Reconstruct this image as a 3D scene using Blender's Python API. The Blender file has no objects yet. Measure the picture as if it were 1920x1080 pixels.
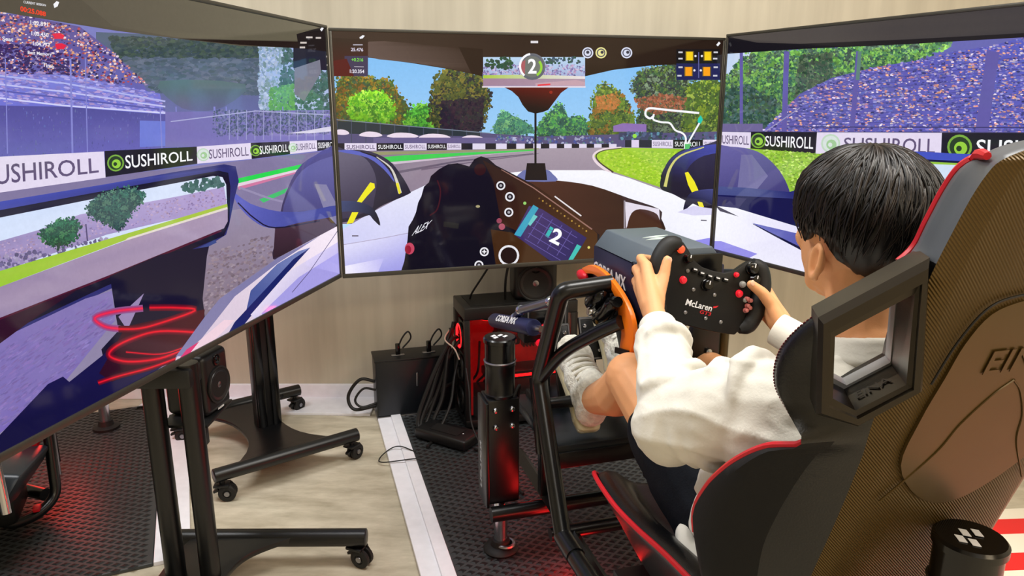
import bpy, bmesh, math, random
import numpy as np
from mathutils import Vector, Matrix, geometry, noise

random.seed(7)
SC = bpy.context.scene
COL = SC.collection

# ------------------------------------------------------------------ camera
CAM_H, CAM_F, CAM_T = 1.30, 1387.0, math.radians(14.3)
cam_data = bpy.data.cameras.new('camera')
cam_data.sensor_width = 36.0
cam_data.lens = CAM_F / 1920.0 * 36.0
cam_data.clip_start = 0.02
cam = bpy.data.objects.new('camera', cam_data)
COL.objects.link(cam)
cam.location = (0, 0, CAM_H)
cam.rotation_euler = (math.pi / 2 - CAM_T, 0, 0)
SC.camera = cam

# ------------------------------------------------------------------ light and exposure
SC.view_settings.view_transform = 'Standard'
SC.view_settings.look = 'None'
SC.view_settings.gamma = 1.0
SC.view_settings.use_curve_mapping = False
EXPO = 0.0
SC.view_settings.exposure = EXPO
w = bpy.data.worlds.new('world')
SC.world = w
w.use_nodes = True
w.node_tree.nodes['Background'].inputs[0].default_value = (0.9, 0.93, 1.0, 1)
w.node_tree.nodes['Background'].inputs[1].default_value = 0.1

def area_light(name, loc, size, power, color, aim=None):
    d = bpy.data.lights.new(name, 'AREA')
    d.shape = 'RECTANGLE'
    d.size, d.size_y = size
    d.energy = power
    d.color = color
    o = bpy.data.objects.new(name, d)
    COL.objects.link(o)
    o.location = loc
    if aim is not None:
        o.rotation_euler = (Vector(aim) - Vector(loc)).to_track_quat('-Z', 'Y').to_euler()
    return o
area_light('ceiling_panel_light', (-1.3, 1.6, 2.74), (1.2, 0.6), 40, (0.97, 0.98, 1.0))
area_light('ceiling_panel_light', (0.5, 1.4, 2.74), (1.2, 0.6), 40, (1.0, 0.98, 0.94))
area_light('ceiling_panel_light', (2.1, 0.9, 2.74), (1.2, 0.6), 37, (1.0, 0.94, 0.84))
area_light('ceiling_panel_light', (0.4, -1.5, 2.74), (1.2, 0.6), 26, (1.0, 0.96, 0.90))
area_light('ceiling_panel_light', (2.1, -1.4, 2.74), (1.2, 0.6), 51, (1.0, 0.80, 0.54))

# ------------------------------------------------------------------ helpers
def lin(c, a=1.0):
    out = []
    for k in c[:3]:
        k = k / 255.0
        out.append(k / 12.92 if k <= 0.04045 else ((k + 0.055) / 1.055) ** 2.4)
    return (out[0], out[1], out[2], a)

MATS = {}
def mat(name, c, rough=0.5, metal=0.0, spec=0.5, emit=None, estr=1.0, var=0.0, vscale=8.0, bump=0.0, bscale=60.0, coat=0.0, stretch=(1, 1, 1)):
    """Principled material; colour varied by a noise texture and a fine noise bump."""
    if name in MATS:
        return MATS[name]
    m = bpy.data.materials.new(name)
    m.use_nodes = True
    nt = m.node_tree
    b = nt.nodes['Principled BSDF']
    col = lin(c)
    b.inputs['Base Color'].default_value = col
    b.inputs['Roughness'].default_value = rough
    b.inputs['Metallic'].default_value = metal
    b.inputs['Specular IOR Level'].default_value = spec
    b.inputs['Coat Weight'].default_value = coat
    tc = nt.nodes.new('ShaderNodeTexCoord')
    mp = nt.nodes.new('ShaderNodeMapping')
    mp.inputs['Scale'].default_value = stretch
    nt.links.new(tc.outputs['Object'], mp.inputs['Vector'])
    nz = nt.nodes.new('ShaderNodeTexNoise')
    nz.inputs['Scale'].default_value = vscale
    nz.inputs['Detail'].default_value = 5
    nt.links.new(mp.outputs['Vector'], nz.inputs['Vector'])
    r = nt.nodes.new('ShaderNodeValToRGB')
    v = max(var, 0.03)
    r.color_ramp.elements[0].position = 0.3
    r.color_ramp.elements[1].position = 0.7
    r.color_ramp.elements[0].color = tuple(k * (1 - v) for k in col[:3]) + (1,)
    r.color_ramp.elements[1].color = tuple(min(1, k * (1 + v)) for k in col[:3]) + (1,)
    nt.links.new(nz.outputs['Fac'], r.inputs['Fac'])
    nt.links.new(r.outputs['Color'], b.inputs['Base Color'])
    if bump > 0:
        n2 = nt.nodes.new('ShaderNodeTexNoise')
        n2.inputs['Scale'].default_value = bscale
        n2.inputs['Detail'].default_value = 4
        nt.links.new(mp.outputs['Vector'], n2.inputs['Vector'])
        bp = nt.nodes.new('ShaderNodeBump')
        bp.inputs['Strength'].default_value = bump
        bp.inputs['Distance'].default_value = 0.004
        nt.links.new(n2.outputs['Fac'], bp.inputs['Height'])
        nt.links.new(bp.outputs['Normal'], b.inputs['Normal'])
    if emit is not None:
        b.inputs['Emission Color'].default_value = lin(emit)
        b.inputs['Emission Strength'].default_value = estr
    MATS[name] = m
    return m

MW = {}
def mw(parent):
    return MW.get(parent.name, Matrix()) if parent is not None else Matrix()

def tag(o, label=None, cat=None, group=None, kind=None):
    if label: o['label'] = label
    if cat: o['category'] = cat
    if group: o['group'] = group
    if kind: o['kind'] = kind
    return o

def thing(name, label, cat, loc=(0, 0, 0), rotz=0.0, group=None, kind=None):
    o = bpy.data.objects.new(name, None)
    o.empty_display_size = 0.05
    COL.objects.link(o)
    o.location = loc
    o.rotation_euler = (0, 0, rotz)
    MW[o.name] = Matrix.Translation(Vector(loc)) @ Matrix.Rotation(rotz, 4, 'Z')
    return tag(o, label, cat, group, kind)

def link_mesh(name, me, material, parent=None, label=None):
    o = bpy.data.objects.new(name, me)
    COL.objects.link(o)
    if material is not None and len(me.materials) == 0:
        for m in (material if isinstance(material, (list, tuple)) else [material]):
            me.materials.append(m)
    if parent is not None:
        o.parent = parent
        MW[o.name] = mw(parent)
    if label: o['label'] = label
    return o

def smooth(me, ang=40):
    me.shade_smooth()
    me.set_sharp_from_angle(angle=math.radians(ang))

def frame_of(d):
    d = Vector(d).normalized()
    a = Vector((0, 0, 1)) if abs(d.z) < 0.9 else Vector((1, 0, 0))
    x = a.cross(d).normalized()
    return x, d.cross(x).normalized(), d

class MB:
    """Collects shapes (world coordinates unless the parent is local) into one mesh."""
    def __init__(s):
        s.v, s.f, s.mi = [], [], []
    def add(s, vs, fs, m=0):
        n = len(s.v)
        s.v += [Vector(q) for q in vs]
        s.f += [tuple(i + n for i in f) for f in fs]
        s.mi += [m] * len(fs)
        return s
    def xform(s, M):
        s.v = [M @ q for q in s.v]
        return s
    def box(s, c, size, ax=None, bev=0.0, m=0, seg=2):
        """box centred at c; ax = (ex, ey, ez) directions"""
        bm = bmesh.new()
        bmesh.ops.create_cube(bm, size=1.0)
        bmesh.ops.scale(bm, vec=Vector(size), verts=bm.verts)
        if bev > 0:
            bmesh.ops.bevel(bm, geom=list(bm.edges), offset=min(bev, min(size) * 0.49), segments=seg, affect='EDGES', profile=0.5)
        c = Vector(c)
        if ax is None: ax = (Vector((1, 0, 0)), Vector((0, 1, 0)), Vector((0, 0, 1)))
        vs = [c + ax[0] * q.co.x + ax[1] * q.co.y + ax[2] * q.co.z for q in bm.verts]
        bm.verts.index_update()
        fs = [[q.index for q in f.verts] for f in bm.faces]
        bm.free()
        return s.add(vs, fs, m)
    def tube(s, pts, r, seg=12, m=0, cap=True, closed=False, sx=1.0, up=None):
        pts = [Vector(p) for p in pts]
        n = len(pts)
        rs = list(r) if isinstance(r, (list, tuple)) else [r] * n
        vs, fs = [], []
        x = None
        for i in range(n):
            if closed: d = pts[(i + 1) % n] - pts[i - 1]
            else: d = pts[min(i + 1, n - 1)] - pts[max(i - 1, 0)]
            if d.length < 1e-9: d = Vector((0, 0, 1))
            d.normalize()
            if up is not None:
                x = Vector(up).cross(d).normalized()
            elif x is None: x = frame_of(d)[0]
            else:
                x = x - d * x.dot(d)
                x = x.normalized() if x.length > 1e-6 else frame_of(d)[0]
            y = d.cross(x)
            for k in range(seg):
                a = 2 * math.pi * k / seg
                vs.append(pts[i] + x * (math.cos(a) * rs[i] * sx) + y * (math.sin(a) * rs[i]))
        for i in range(n if closed else n - 1):
            j = (i + 1) % n
            for k in range(seg):
                k2 = (k + 1) % seg
                fs.append((i * seg + k, i * seg + k2, j * seg + k2, j * seg + k))
        if cap and not closed:
            fs.append(tuple(range(seg))[::-1])
            fs.append(tuple((n - 1) * seg + k for k in range(seg)))
        return s.add(vs, fs, m)
    def cyl(s, a, b, r, r2=None, seg=20, m=0, bev=0.0):
        a, b = Vector(a), Vector(b)
        r2 = r if r2 is None else r2
        if bev > 0:
            d = (b - a).normalized()
            return s.tube([a, a + d * bev * 0.3, a + d * bev, b - d * bev, b - d * bev * 0.3, b], [r - bev, r - bev * 0.3, r, r2, r2 - bev * 0.3, r2 - bev], seg, m)
        return s.tube([a, b], [r, r2], seg, m)
    def lathe(s, c, axis, prof, seg=24, m=0):
        """profile of (distance along axis, radius)"""
        x, y, d = frame_of(axis)
        c = Vector(c)
        vs, fs = [], []
        for (h, r) in prof:
            for k in range(seg):
                a = 2 * math.pi * k / seg
                vs.append(c + d * h + x * (math.cos(a) * r) + y * (math.sin(a) * r))
        for i in range(len(prof) - 1):
            for k in range(seg):
                k2 = (k + 1) % seg
                fs.append((i * seg + k, i * seg + k2, (i + 1) * seg + k2, (i + 1) * seg + k))
        fs.append(tuple(range(seg))[::-1])
        fs.append(tuple((len(prof) - 1) * seg + k for k in range(seg)))
        return s.add(vs, fs, m)
    def torus(s, c, axis, R, r, seg=32, sec=8, m=0):
        x, y, d = frame_of(axis)
        c = Vector(c)
        return s.tube([c + x * (R * math.cos(2 * math.pi * k / seg)) + y * (R * math.sin(2 * math.pi * k / seg)) for k in range(seg)], r, sec, m, closed=True)
    def prism(s, pts, depth, bev=0.0, m=0):
        """planar polygon in space (list of points) pushed along depth vector; optional bevel"""
        bm = bmesh.new()
        d = Vector(depth)
        vs = [bm.verts.new(Vector(p)) for p in pts]
        f = bm.faces.new(vs)
        r = bmesh.ops.extrude_face_region(bm, geom=[f])
        bmesh.ops.translate(bm, vec=d, verts=[e for e in r['geom'] if isinstance(e, bmesh.types.BMVert)])
        bmesh.ops.recalc_face_normals(bm, faces=bm.faces)
        if bev > 0:
            bmesh.ops.bevel(bm, geom=list(bm.edges), offset=bev, segments=2, affect='EDGES', profile=0.5)
        bm.verts.index_update()
        s.add([q.co.copy() for q in bm.verts], [[q.index for q in f.verts] for f in bm.faces], m)
        bm.free()
        return s
    def ball(s, c, r, ax=None, seg=14, rings=9, m=0):
        c = Vector(c)
        r = (r, r, r) if not isinstance(r, (tuple, list)) else r
        if ax is None: ax = (Vector((1, 0, 0)), Vector((0, 1, 0)), Vector((0, 0, 1)))
        vs, fs = [c - ax[2] * r[2]], []
        for i in range(1, rings):
            t = -math.pi / 2 + math.pi * i / rings
            for k in range(seg):
                a = 2 * math.pi * k / seg
                vs.append(c + ax[0] * (r[0] * math.cos(t) * math.cos(a)) + ax[1] * (r[1] * math.cos(t) * math.sin(a)) + ax[2] * (r[2] * math.sin(t)))
        vs.append(c + ax[2] * r[2])
        for k in range(seg): fs.append((0, 1 + (k + 1) % seg, 1 + k))
        for i in range(rings - 2):
            for k in range(seg):
                k2 = (k + 1) % seg
                fs.append((1 + i * seg + k, 1 + i * seg + k2, 1 + (i + 1) * seg + k2, 1 + (i + 1) * seg + k))
        t = len(vs) - 1
        b = 1 + (rings - 2) * seg
        for k in range(seg): fs.append((b + k, b + (k + 1) % seg, t))
        return s.add(vs, fs, m)
    def limb(s, a, b, ra, rb, seg=14):
        """capsule that tapers from a to b"""
        a, b = Vector(a), Vector(b)
        d = (b - a).normalized()
        pts, rs = [], []
        for k in range(4):
            t = math.pi / 2 * (1 - k / 4)
            pts.append(a - d * ra * math.sin(t)); rs.append(max(ra * math.cos(t), 1e-4))
        pts.append(a); rs.append(ra); pts.append(b); rs.append(rb)
        for k in range(1, 5):
            t = math.pi / 2 * k / 4
            pts.append(b + d * rb * math.sin(t)); rs.append(max(rb * math.cos(t), 1e-4))
        return s.tube(pts, rs, seg)
    def mesh(s, name, M=None):
        me = bpy.data.meshes.new(name)
        Mi = M.inverted() if M is not None else Matrix()
        me.from_pydata([tuple(Mi @ q) for q in s.v], [], s.f)
        if any(s.mi):
            me.polygons.foreach_set('material_index', s.mi)
        bm = bmesh.new(); bm.from_mesh(me)
        bmesh.ops.recalc_face_normals(bm, faces=bm.faces)
        bm.to_mesh(me); bm.free()
        me.update()
        return me
    def build(s, name, material, parent=None, label=None, sm=40, local=False):
        me = s.mesh(name, None if local else mw(parent))
        if sm: smooth(me, sm)
        return link_mesh(name, me, material, parent, label)

def curve_pts(pts, n=8, closed=False):
    """Catmull-Rom through the points"""
    P = [Vector(p) for p in pts]
    N = len(P)
    out = []
    for i in range(N if closed else N - 1):
        if closed: p0, p1, p2, p3 = P[i - 1], P[i], P[(i + 1) % N], P[(i + 2) % N]
        else:
            p1, p2 = P[i], P[i + 1]
            p0 = P[i - 1] if i > 0 else p1 * 2 - p2
            p3 = P[i + 2] if i + 2 < N else p2 * 2 - p1
        for k in range(n):
            t = k / n
            out.append(0.5 * ((2 * p1) + (p2 - p0) * t + (2 * p0 - 5 * p1 + 4 * p2 - p3) * t * t + (3 * p1 - p0 - 3 * p2 + p3) * t ** 3))
    if not closed: out.append(P[-1].copy())
    return out

def bend_path(pts, rad=0.06, n=5):
    """polyline with rounded corners"""
    P = [Vector(p) for p in pts]
    out = [P[0]]
    for i in range(1, len(P) - 1):
        a, b, c = P[i - 1], P[i], P[i + 1]
        r = min(rad, (a - b).length * 0.45, (c - b).length * 0.45)
        p, q = b + (a - b).normalized() * r, b + (c - b).normalized() * r
        for k in range(n + 1):
            t = k / n
            out.append(p * (1 - t) ** 2 + b * (2 * t * (1 - t)) + q * t * t)
    out.append(P[-1])
    return out

_txt = {}
def text_tris(body, bold=0.0, shear=0.0):
    """triangles of a line of lettering, scaled to the unit box; also its width / height"""
    key = (body, bold, shear)
    if key in _txt: return _txt[key]
    cu = bpy.data.curves.new('lettering', 'FONT')
    cu.body = body
    cu.offset = bold
    cu.shear = shear
    cu.resolution_u = 3
    ob = bpy.data.objects.new('lettering', cu)
    COL.objects.link(ob)
    bpy.context.view_layer.update()
    me = bpy.data.meshes.new_from_object(ob.evaluated_get(bpy.context.evaluated_depsgraph_get()))
    me.calc_loop_triangles()
    vs = [(q.co.x, q.co.y) for q in me.vertices]
    tr = [tuple(t.vertices) for t in me.loop_triangles]
    bpy.data.objects.remove(ob); bpy.data.curves.remove(cu); bpy.data.meshes.remove(me)
    x0, x1 = min(p[0] for p in vs), max(p[0] for p in vs)
    y0, y1 = min(p[1] for p in vs), max(p[1] for p in vs)
    res = ([((p[0] - x0) / (x1 - x0), (p[1] - y0) / (y1 - y0)) for p in vs], tr, (x1 - x0) / (y1 - y0))
    _txt[key] = res
    return res

def decal_text(mb, body, org, ex, ey, bold=0.0, shear=0.0, thick=0.0008, m=0):
    """raised lettering: org = lower-left corner, ex / ey span its box"""
    vs, tr, _ = text_tris(body, bold, shear)
    org, ex, ey = Vector(org), Vector(ex), Vector(ey)
    n = ex.cross(ey).normalized() * thick
    k = len(vs)
    V = [org + ex * p[0] + ey * p[1] for p in vs]
    V2 = [q + n for q in V]
    cnt = {}
    for t in tr:
        for a, b in ((t[0], t[1]), (t[1], t[2]), (t[2], t[0])):
            cnt[(a, b)] = 1
    side = [(a, b, b + k, a + k) for (a, b) in cnt if (b, a) not in cnt]
    mb.add(V + V2, [tuple(i + k for i in t) for t in tr] + side, m)
    return mb

def evaluated(o):
    """replace an object's mesh by its evaluated (modified) mesh"""
    bpy.context.view_layer.update()
    me = bpy.data.meshes.new_from_object(o.evaluated_get(bpy.context.evaluated_depsgraph_get()))
    old = o.data
    me.name = old.name
    o.modifiers.clear()
    o.data = me
    return o

def fuse(mb, name, material, parent, voxel=0.005, smo=6, disp=None, label=None, sub=0):
    """weld overlapping shapes into one continuous skin: voxel remesh, then smoothing"""
    me = mb.mesh(name, mw(parent))
    o = link_mesh(name, me, material, parent, label)
    r = o.modifiers.new('weld', 'REMESH')
    r.mode = 'VOXEL'
    r.voxel_size = voxel
    r.use_smooth_shade = True
    s_ = o.modifiers.new('soft', 'SMOOTH')
    s_.factor = 0.5
    s_.iterations = smo
    evaluated(o)
    if disp is not None:
        me = o.data
        co = np.empty(len(me.vertices) * 3, dtype=np.float32); me.vertices.foreach_get('co', co)
        no = np.empty(len(me.vertices) * 3, dtype=np.float32); me.vertices.foreach_get('normal', no)
        co = co.reshape(-1, 3); no = no.reshape(-1, 3)
        M = mw(parent)
        for i in range(len(co)):
            co[i] += no[i] * disp(M @ Vector(co[i]))
        me.vertices.foreach_set('co', co.ravel())
        me.update()
    o.data.shade_smooth()
    return o

# rig frame: u to the driver's right, v towards the middle screen
RIG_A, RIG_O = 0.2828, (0.662, 0.797)
RC, RS = math.cos(RIG_A), math.sin(RIG_A)
EU, EV, EZ = Vector((RC, RS, 0)), Vector((-RS, RC, 0)), Vector((0, 0, 1))
def G(u, v, z=0.0):
    return Vector((RIG_O[0] + u * RC - v * RS, RIG_O[1] + u * RS + v * RC, z))
RAX = (EU, EV, EZ)

# ------------------------------------------------------------------ materials shared
M_BLACK = mat('black powder-coated steel', (8, 9, 11), 0.34, 0.0, 0.5, var=0.1, vscale=20)
M_GLOSSB = mat('gloss black plastic', (8, 8, 10), 0.18, 0.0, 0.5)
M_DARK = mat('dark plastic', (9, 10, 12), 0.45, 0.0, 0.5)
M_RUB = mat('black rubber', (8, 8, 9), 0.6, var=0.15)
M_CHROME = mat('polished steel', (205, 205, 210), 0.18, 1.0)
M_STEEL = mat('brushed steel', (150, 150, 155), 0.35, 1.0)
M_NAVY = mat('navy anodised metal', (38, 42, 84), 0.4, 0.3)
M_RED = mat('red vinyl piping', (205, 20, 36), 0.4)
M_WHITE = mat('white print', (235, 235, 238), 0.5)
M_REDLED = mat('red led light', (255, 20, 20), 0.4, emit=(255, 18, 22), estr=6.0)
# ------------------------------------------------------------------ the room
def room_mats():
    def base(name):
        m = bpy.data.materials.new(name); m.use_nodes = True
        nt = m.node_tree
        return m, nt, nt.nodes['Principled BSDF'], nt.nodes.new('ShaderNodeTexCoord')
    # trowelled beige concrete-look wall with faint vertical streaks
    m, nt, b, tc = base('beige plaster wall')
    mp = nt.nodes.new('ShaderNodeMapping'); mp.inputs['Scale'].default_value = (9, 9, 0.7)
    n1 = nt.nodes.new('ShaderNodeTexNoise'); n1.inputs['Scale'].default_value = 2.2; n1.inputs['Detail'].default_value = 8
    n2 = nt.nodes.new('ShaderNodeTexNoise'); n2.inputs['Scale'].default_value = 1.4; n2.inputs['Detail'].default_value = 6
    nt.links.new(tc.outputs['Object'], mp.inputs['Vector']); nt.links.new(mp.outputs['Vector'], n1.inputs['Vector'])
    nt.links.new(tc.outputs['Object'], n2.inputs['Vector'])
    mx = nt.nodes.new('ShaderNodeMix'); mx.data_type = 'FLOAT'; mx.inputs[0].default_value = 0.5
    nt.links.new(n1.outputs['Fac'], mx.inputs[2]); nt.links.new(n2.outputs['Fac'], mx.inputs[3])
    r = nt.nodes.new('ShaderNodeValToRGB')
    r.color_ramp.elements[0].position = 0.33; r.color_ramp.elements[0].color = lin((186, 179, 160))
    r.color_ramp.elements[1].position = 0.66; r.color_ramp.elements[1].color = lin((214, 207, 187))
    nt.links.new(mx.outputs[0], r.inputs['Fac']); nt.links.new(r.outputs['Color'], b.inputs['Base Color'])
    b.inputs['Roughness'].default_value = 0.55
    bp = nt.nodes.new('ShaderNodeBump'); bp.inputs['Strength'].default_value = 0.15; bp.inputs['Distance'].default_value = 0.003
    nt.links.new(n1.outputs['Fac'], bp.inputs['Height']); nt.links.new(bp.outputs['Normal'], b.inputs['Normal'])
    wall = m
    # mottled screed floor
    m, nt, b, tc = base('mottled beige screed')
    n1 = nt.nodes.new('ShaderNodeTexNoise'); n1.inputs['Scale'].default_value = 7; n1.inputs['Detail'].default_value = 9; n1.inputs['Roughness'].default_value = 0.65
    mp = nt.nodes.new('ShaderNodeMapping'); mp.inputs['Scale'].default_value = (0.6, 1.8, 1); mp.inputs['Rotation'].default_value = (0, 0, 0.25)
    nt.links.new(tc.outputs['Object'], mp.inputs['Vector']); nt.links.new(mp.outputs['Vector'], n1.inputs['Vector'])
    r = nt.nodes.new('ShaderNodeValToRGB')
    r.color_ramp.elements[0].position = 0.3; r.color_ramp.elements[0].color = lin((158, 149, 128))
    r.color_ramp.elements[1].position = 0.68; r.color_ramp.elements[1].color = lin((212, 203, 182))
    nt.links.new(n1.outputs['Fac'], r.inputs['Fac']); nt.links.new(r.outputs['Color'], b.inputs['Base Color'])
    b.inputs['Roughness'].default_value = 0.4
    return wall, m
M_WALL, M_FLOOR = room_mats()
M_CEIL = mat('white ceiling paint', (228, 226, 220), 0.8, var=0.02)
M_TRIM = mat('white floor edging', (240, 240, 248), 0.35, var=0.04, vscale=30)

def struct(name, mb, m, label=None):
    o = mb.build(name, m, None, sm=0)
    o['kind'] = 'structure'
    if label: o['label'] = label
    return o
X0, X1, Y0, YW, ZC = -3.4, 3.6, -2.8, 3.10, 2.78
struct('floor', MB().box(((X0 + X1) / 2, (Y0 + YW) / 2, -0.05), (X1 - X0 + 0.2, YW - Y0 + 0.2, 0.1)), M_FLOOR, 'mottled beige screed floor')
wb = MB().box(((X0 + X1) / 2, YW + 0.05, ZC / 2), (X1 - X0 + 0.2, 0.1, ZC))
wall_back = struct('wall_back', wb, M_WALL, 'beige streaked plaster wall behind the screens')
struct('wall_left', MB().box((X0 - 0.05, (Y0 + YW) / 2, ZC / 2), (0.1, YW - Y0, ZC)), M_WALL, 'beige plaster side wall')
struct('wall_right', MB().box((X1 + 0.05, (Y0 + YW) / 2, ZC / 2), (0.1, YW - Y0, ZC)), M_WALL, 'beige plaster side wall at right')
struct('wall_front', MB().box(((X0 + X1) / 2, Y0 - 0.05, ZC / 2), (X1 - X0 + 0.2, 0.1, ZC)), M_WALL, 'beige plaster wall behind the viewer')
struct('ceiling', MB().box(((X0 + X1) / 2, (Y0 + YW) / 2, ZC + 0.05), (X1 - X0 + 0.2, YW - Y0 + 0.2, 0.1)), M_CEIL, 'white painted ceiling')
# white edging on the floor: along the wall and along both rubber mats
struct('baseboard_back', MB().box((0.0, YW - 0.008, 0.035), (6.6, 0.016, 0.07), bev=0.003), M_TRIM, 'white skirting strip along the wall')
def strip(name, pts, z=0.012):
    return struct(name, MB().prism([(p.x, p.y, 0.0) for p in pts], (0, 0, z), 0.002), M_TRIM)
strip('trim_1', [Vector((-1.62, 2.94, 0)), Vector((-0.60, 2.90, 0)), Vector((-0.60, 3.09, 0)), Vector((-1.62, 3.09, 0))])
strip('trim_2', [G(-0.60, 0.2), G(-0.505, 0.2), G(-0.505, 2.44), G(-0.60, 2.40)], 0.014)
strip('trim_3', [G(-0.545, 0.2), G(-0.505, 0.2), G(-0.505, 2.45), G(-0.545, 2.45)], 0.022)

# rubber mats with small raised diamonds
M_MAT = mat('black rubber mat', (54, 58, 60), 0.42, spec=0.5, var=0.15, vscale=5)
M_STUD = mat('black rubber diamonds', (12, 12, 14), 0.5, spec=0.4, var=0.1)
def rubber_mat(label, corners, ang, step=0.031):
    t = thing('rubber_mat', label, 'mat', corners[0])
    MB().prism([(p.x, p.y, 0.001) for p in corners], (0, 0, 0.011), 0.003).build('mat_sheet', M_MAT, t, sm=0)
    e1 = Vector((math.cos(ang), math.sin(ang), 0)); e2 = Vector((-e1.y, e1.x, 0))
    P = [(p.x, p.y) for p in corners]
    xs = [Vector((p[0], p[1], 0)) for p in P]
    a0, a1 = min(q.dot(e1) for q in xs), max(q.dot(e1) for q in xs)
    b0, b1 = min(q.dot(e2) for q in xs), max(q.dot(e2) for q in xs)
    def inside(x, y):
        s_ = None
        for i in range(4):
            ax, ay = P[i]; bx, by = P[(i + 1) % 4]
            c = (bx - ax) * (y - ay) - (by - ay) * (x - ax)
            if s_ is None: s_ = c > 0
            elif (c > 0) != s_: return False
        return True
    vs, fs = [], []
    ra, rb, zt = step * 0.48, step * 0.34, 0.0022
    i = 0
    b = b0 + 0.02
    while b < b1 - 0.01:
        a = a0 + 0.02 + (step * 0.72 if i % 2 else 0)
        while a < a1 - 0.01:
            c = e1 * a + e2 * b
            if inside(c.x, c.y) and c.y > 0.9:
                k = len(vs)
                for (da, db, z) in ((-ra, 0, 0.012), (0, -rb, 0.012), (ra, 0, 0.012), (0, rb, 0.012), (-ra * .5, 0, 0.012 + zt), (0, -rb * .5, 0.012 + zt), (ra * .5, 0, 0.012 + zt), (0, rb * .5, 0.012 + zt)):
                    q = c + e1 * da + e2 * db
                    vs.append((q.x, q.y, z))
                fs += [(k, k + 1, k + 5, k + 4), (k + 1, k + 2, k + 6, k + 5), (k + 2, k + 3, k + 7, k + 6), (k + 3, k, k + 4, k + 7), (k + 4, k + 5, k + 6, k + 7)]
            a += step * 1.44
        b += step * 0.48
        i += 1
    o = MB().add(vs, fs).build('raised_diamonds', M_STUD, t, sm=0)
    o['kind'] = 'stuff'
rubber_mat('black diamond-pattern rubber mat under the occupied simulator', [G(-0.505, 0.0), G(0.62, 0.0), G(0.62, 2.44), G(-0.505, 2.44)], RIG_A)
LM = [Vector((-1.03, 1.86, 0)), Vector((-1.53, 3.02, 0)), Vector((-3.0, 2.4, 0)), Vector((-2.5, 1.2, 0))]
rubber_mat('black diamond-pattern rubber mat at far left under the TV', LM, math.radians(23))
d_ = (LM[1] - LM[0]).normalized(); n_ = Vector((d_.y, -d_.x, 0))
strip('trim_4', [LM[0] + n_ * 0.002, LM[0] + n_ * 0.10, LM[1] + n_ * 0.10, LM[1] + n_ * 0.002], 0.014)

# red and white striped floor covering at right
def stripe_mat():
    m = bpy.data.materials.new('red and white striped vinyl'); m.use_nodes = True
    nt = m.node_tree; b = nt.nodes['Principled BSDF']
    tc = nt.nodes.new('ShaderNodeTexCoord'); sp = nt.nodes.new('ShaderNodeSeparateXYZ')
    nt.links.new(tc.outputs['Object'], sp.inputs[0])
    ml = nt.nodes.new('ShaderNodeMath'); ml.operation = 'MULTIPLY'; ml.inputs[1].default_value = 1 / 0.175
    nt.links.new(sp.outputs['Y'], ml.inputs[0])
    fr = nt.nodes.new('ShaderNodeMath'); fr.operation = 'FRACT'
    nt.links.new(ml.outputs[0], fr.inputs[0])
    r = nt.nodes.new('ShaderNodeValToRGB'); r.color_ramp.interpolation = 'CONSTANT'
    r.color_ramp.elements[0].color = lin((228, 30, 34)); r.color_ramp.elements[1].position = 0.46; r.color_ramp.elements[1].color = lin((240, 232, 214))
    nt.links.new(fr.outputs[0], r.inputs['Fac']); nt.links.new(r.outputs['Color'], b.inputs['Base Color'])
    b.inputs['Roughness'].default_value = 0.45
    return m
sr = thing('striped_floor_sheet', 'red and white striped floor sheet beside the seat at right', 'floor sheet', (1.30, 0.6, 0.0), 0.06)
MB().box((0.45, 0.76, 0.003), (0.9, 1.56, 0.006), bev=0.001).build('sheet', stripe_mat(), sr, sm=0, local=True)
# ------------------------------------------------------------------ televisions and the racing game they show
M_BEZEL = mat('dark metal screen bezel', (74, 72, 66), 0.38, 0.5)
M_TVBACK = mat('black television back', (18, 18, 20), 0.5)
def screen_mat():
    m = bpy.data.materials.new('lit glossy screen'); m.use_nodes = True
    nt = m.node_tree; b = nt.nodes['Principled BSDF']
    a = nt.nodes.new('ShaderNodeVertexColor'); a.layer_name = 'picture'
    tc = nt.nodes.new('ShaderNodeTexCoord')
    n1 = nt.nodes.new('ShaderNodeTexNoise'); n1.inputs['Scale'].default_value = 95; n1.inputs['Detail'].default_value = 6; n1.inputs['Roughness'].default_value = 0.7
    nt.links.new(tc.outputs['Object'], n1.inputs['Vector'])
    rp = nt.nodes.new('ShaderNodeMapRange'); rp.inputs['From Min'].default_value = 0.3; rp.inputs['From Max'].default_value = 0.7
    rp.inputs['To Min'].default_value = 0.955; rp.inputs['To Max'].default_value = 1.035
    nt.links.new(n1.outputs['Fac'], rp.inputs['Value'])
    ml = nt.nodes.new('ShaderNodeVectorMath'); ml.operation = 'SCALE'
    nt.links.new(a.outputs['Color'], ml.inputs[0]); nt.links.new(rp.outputs['Result'], ml.inputs['Scale'])
    nt.links.new(ml.outputs['Vector'], b.inputs['Emission Color'])
    b.inputs['Emission Strength'].default_value = 1.03 * 2 ** (-EXPO)
    b.inputs['Base Color'].default_value = (0.004, 0.004, 0.005, 1)
    b.inputs['Roughness'].default_value = 0.07
    b.inputs['Specular IOR Level'].default_value = 0.34
    m.cycles.emission_sampling = 'NONE'
    return m
M_SCREEN = screen_mat()

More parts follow.
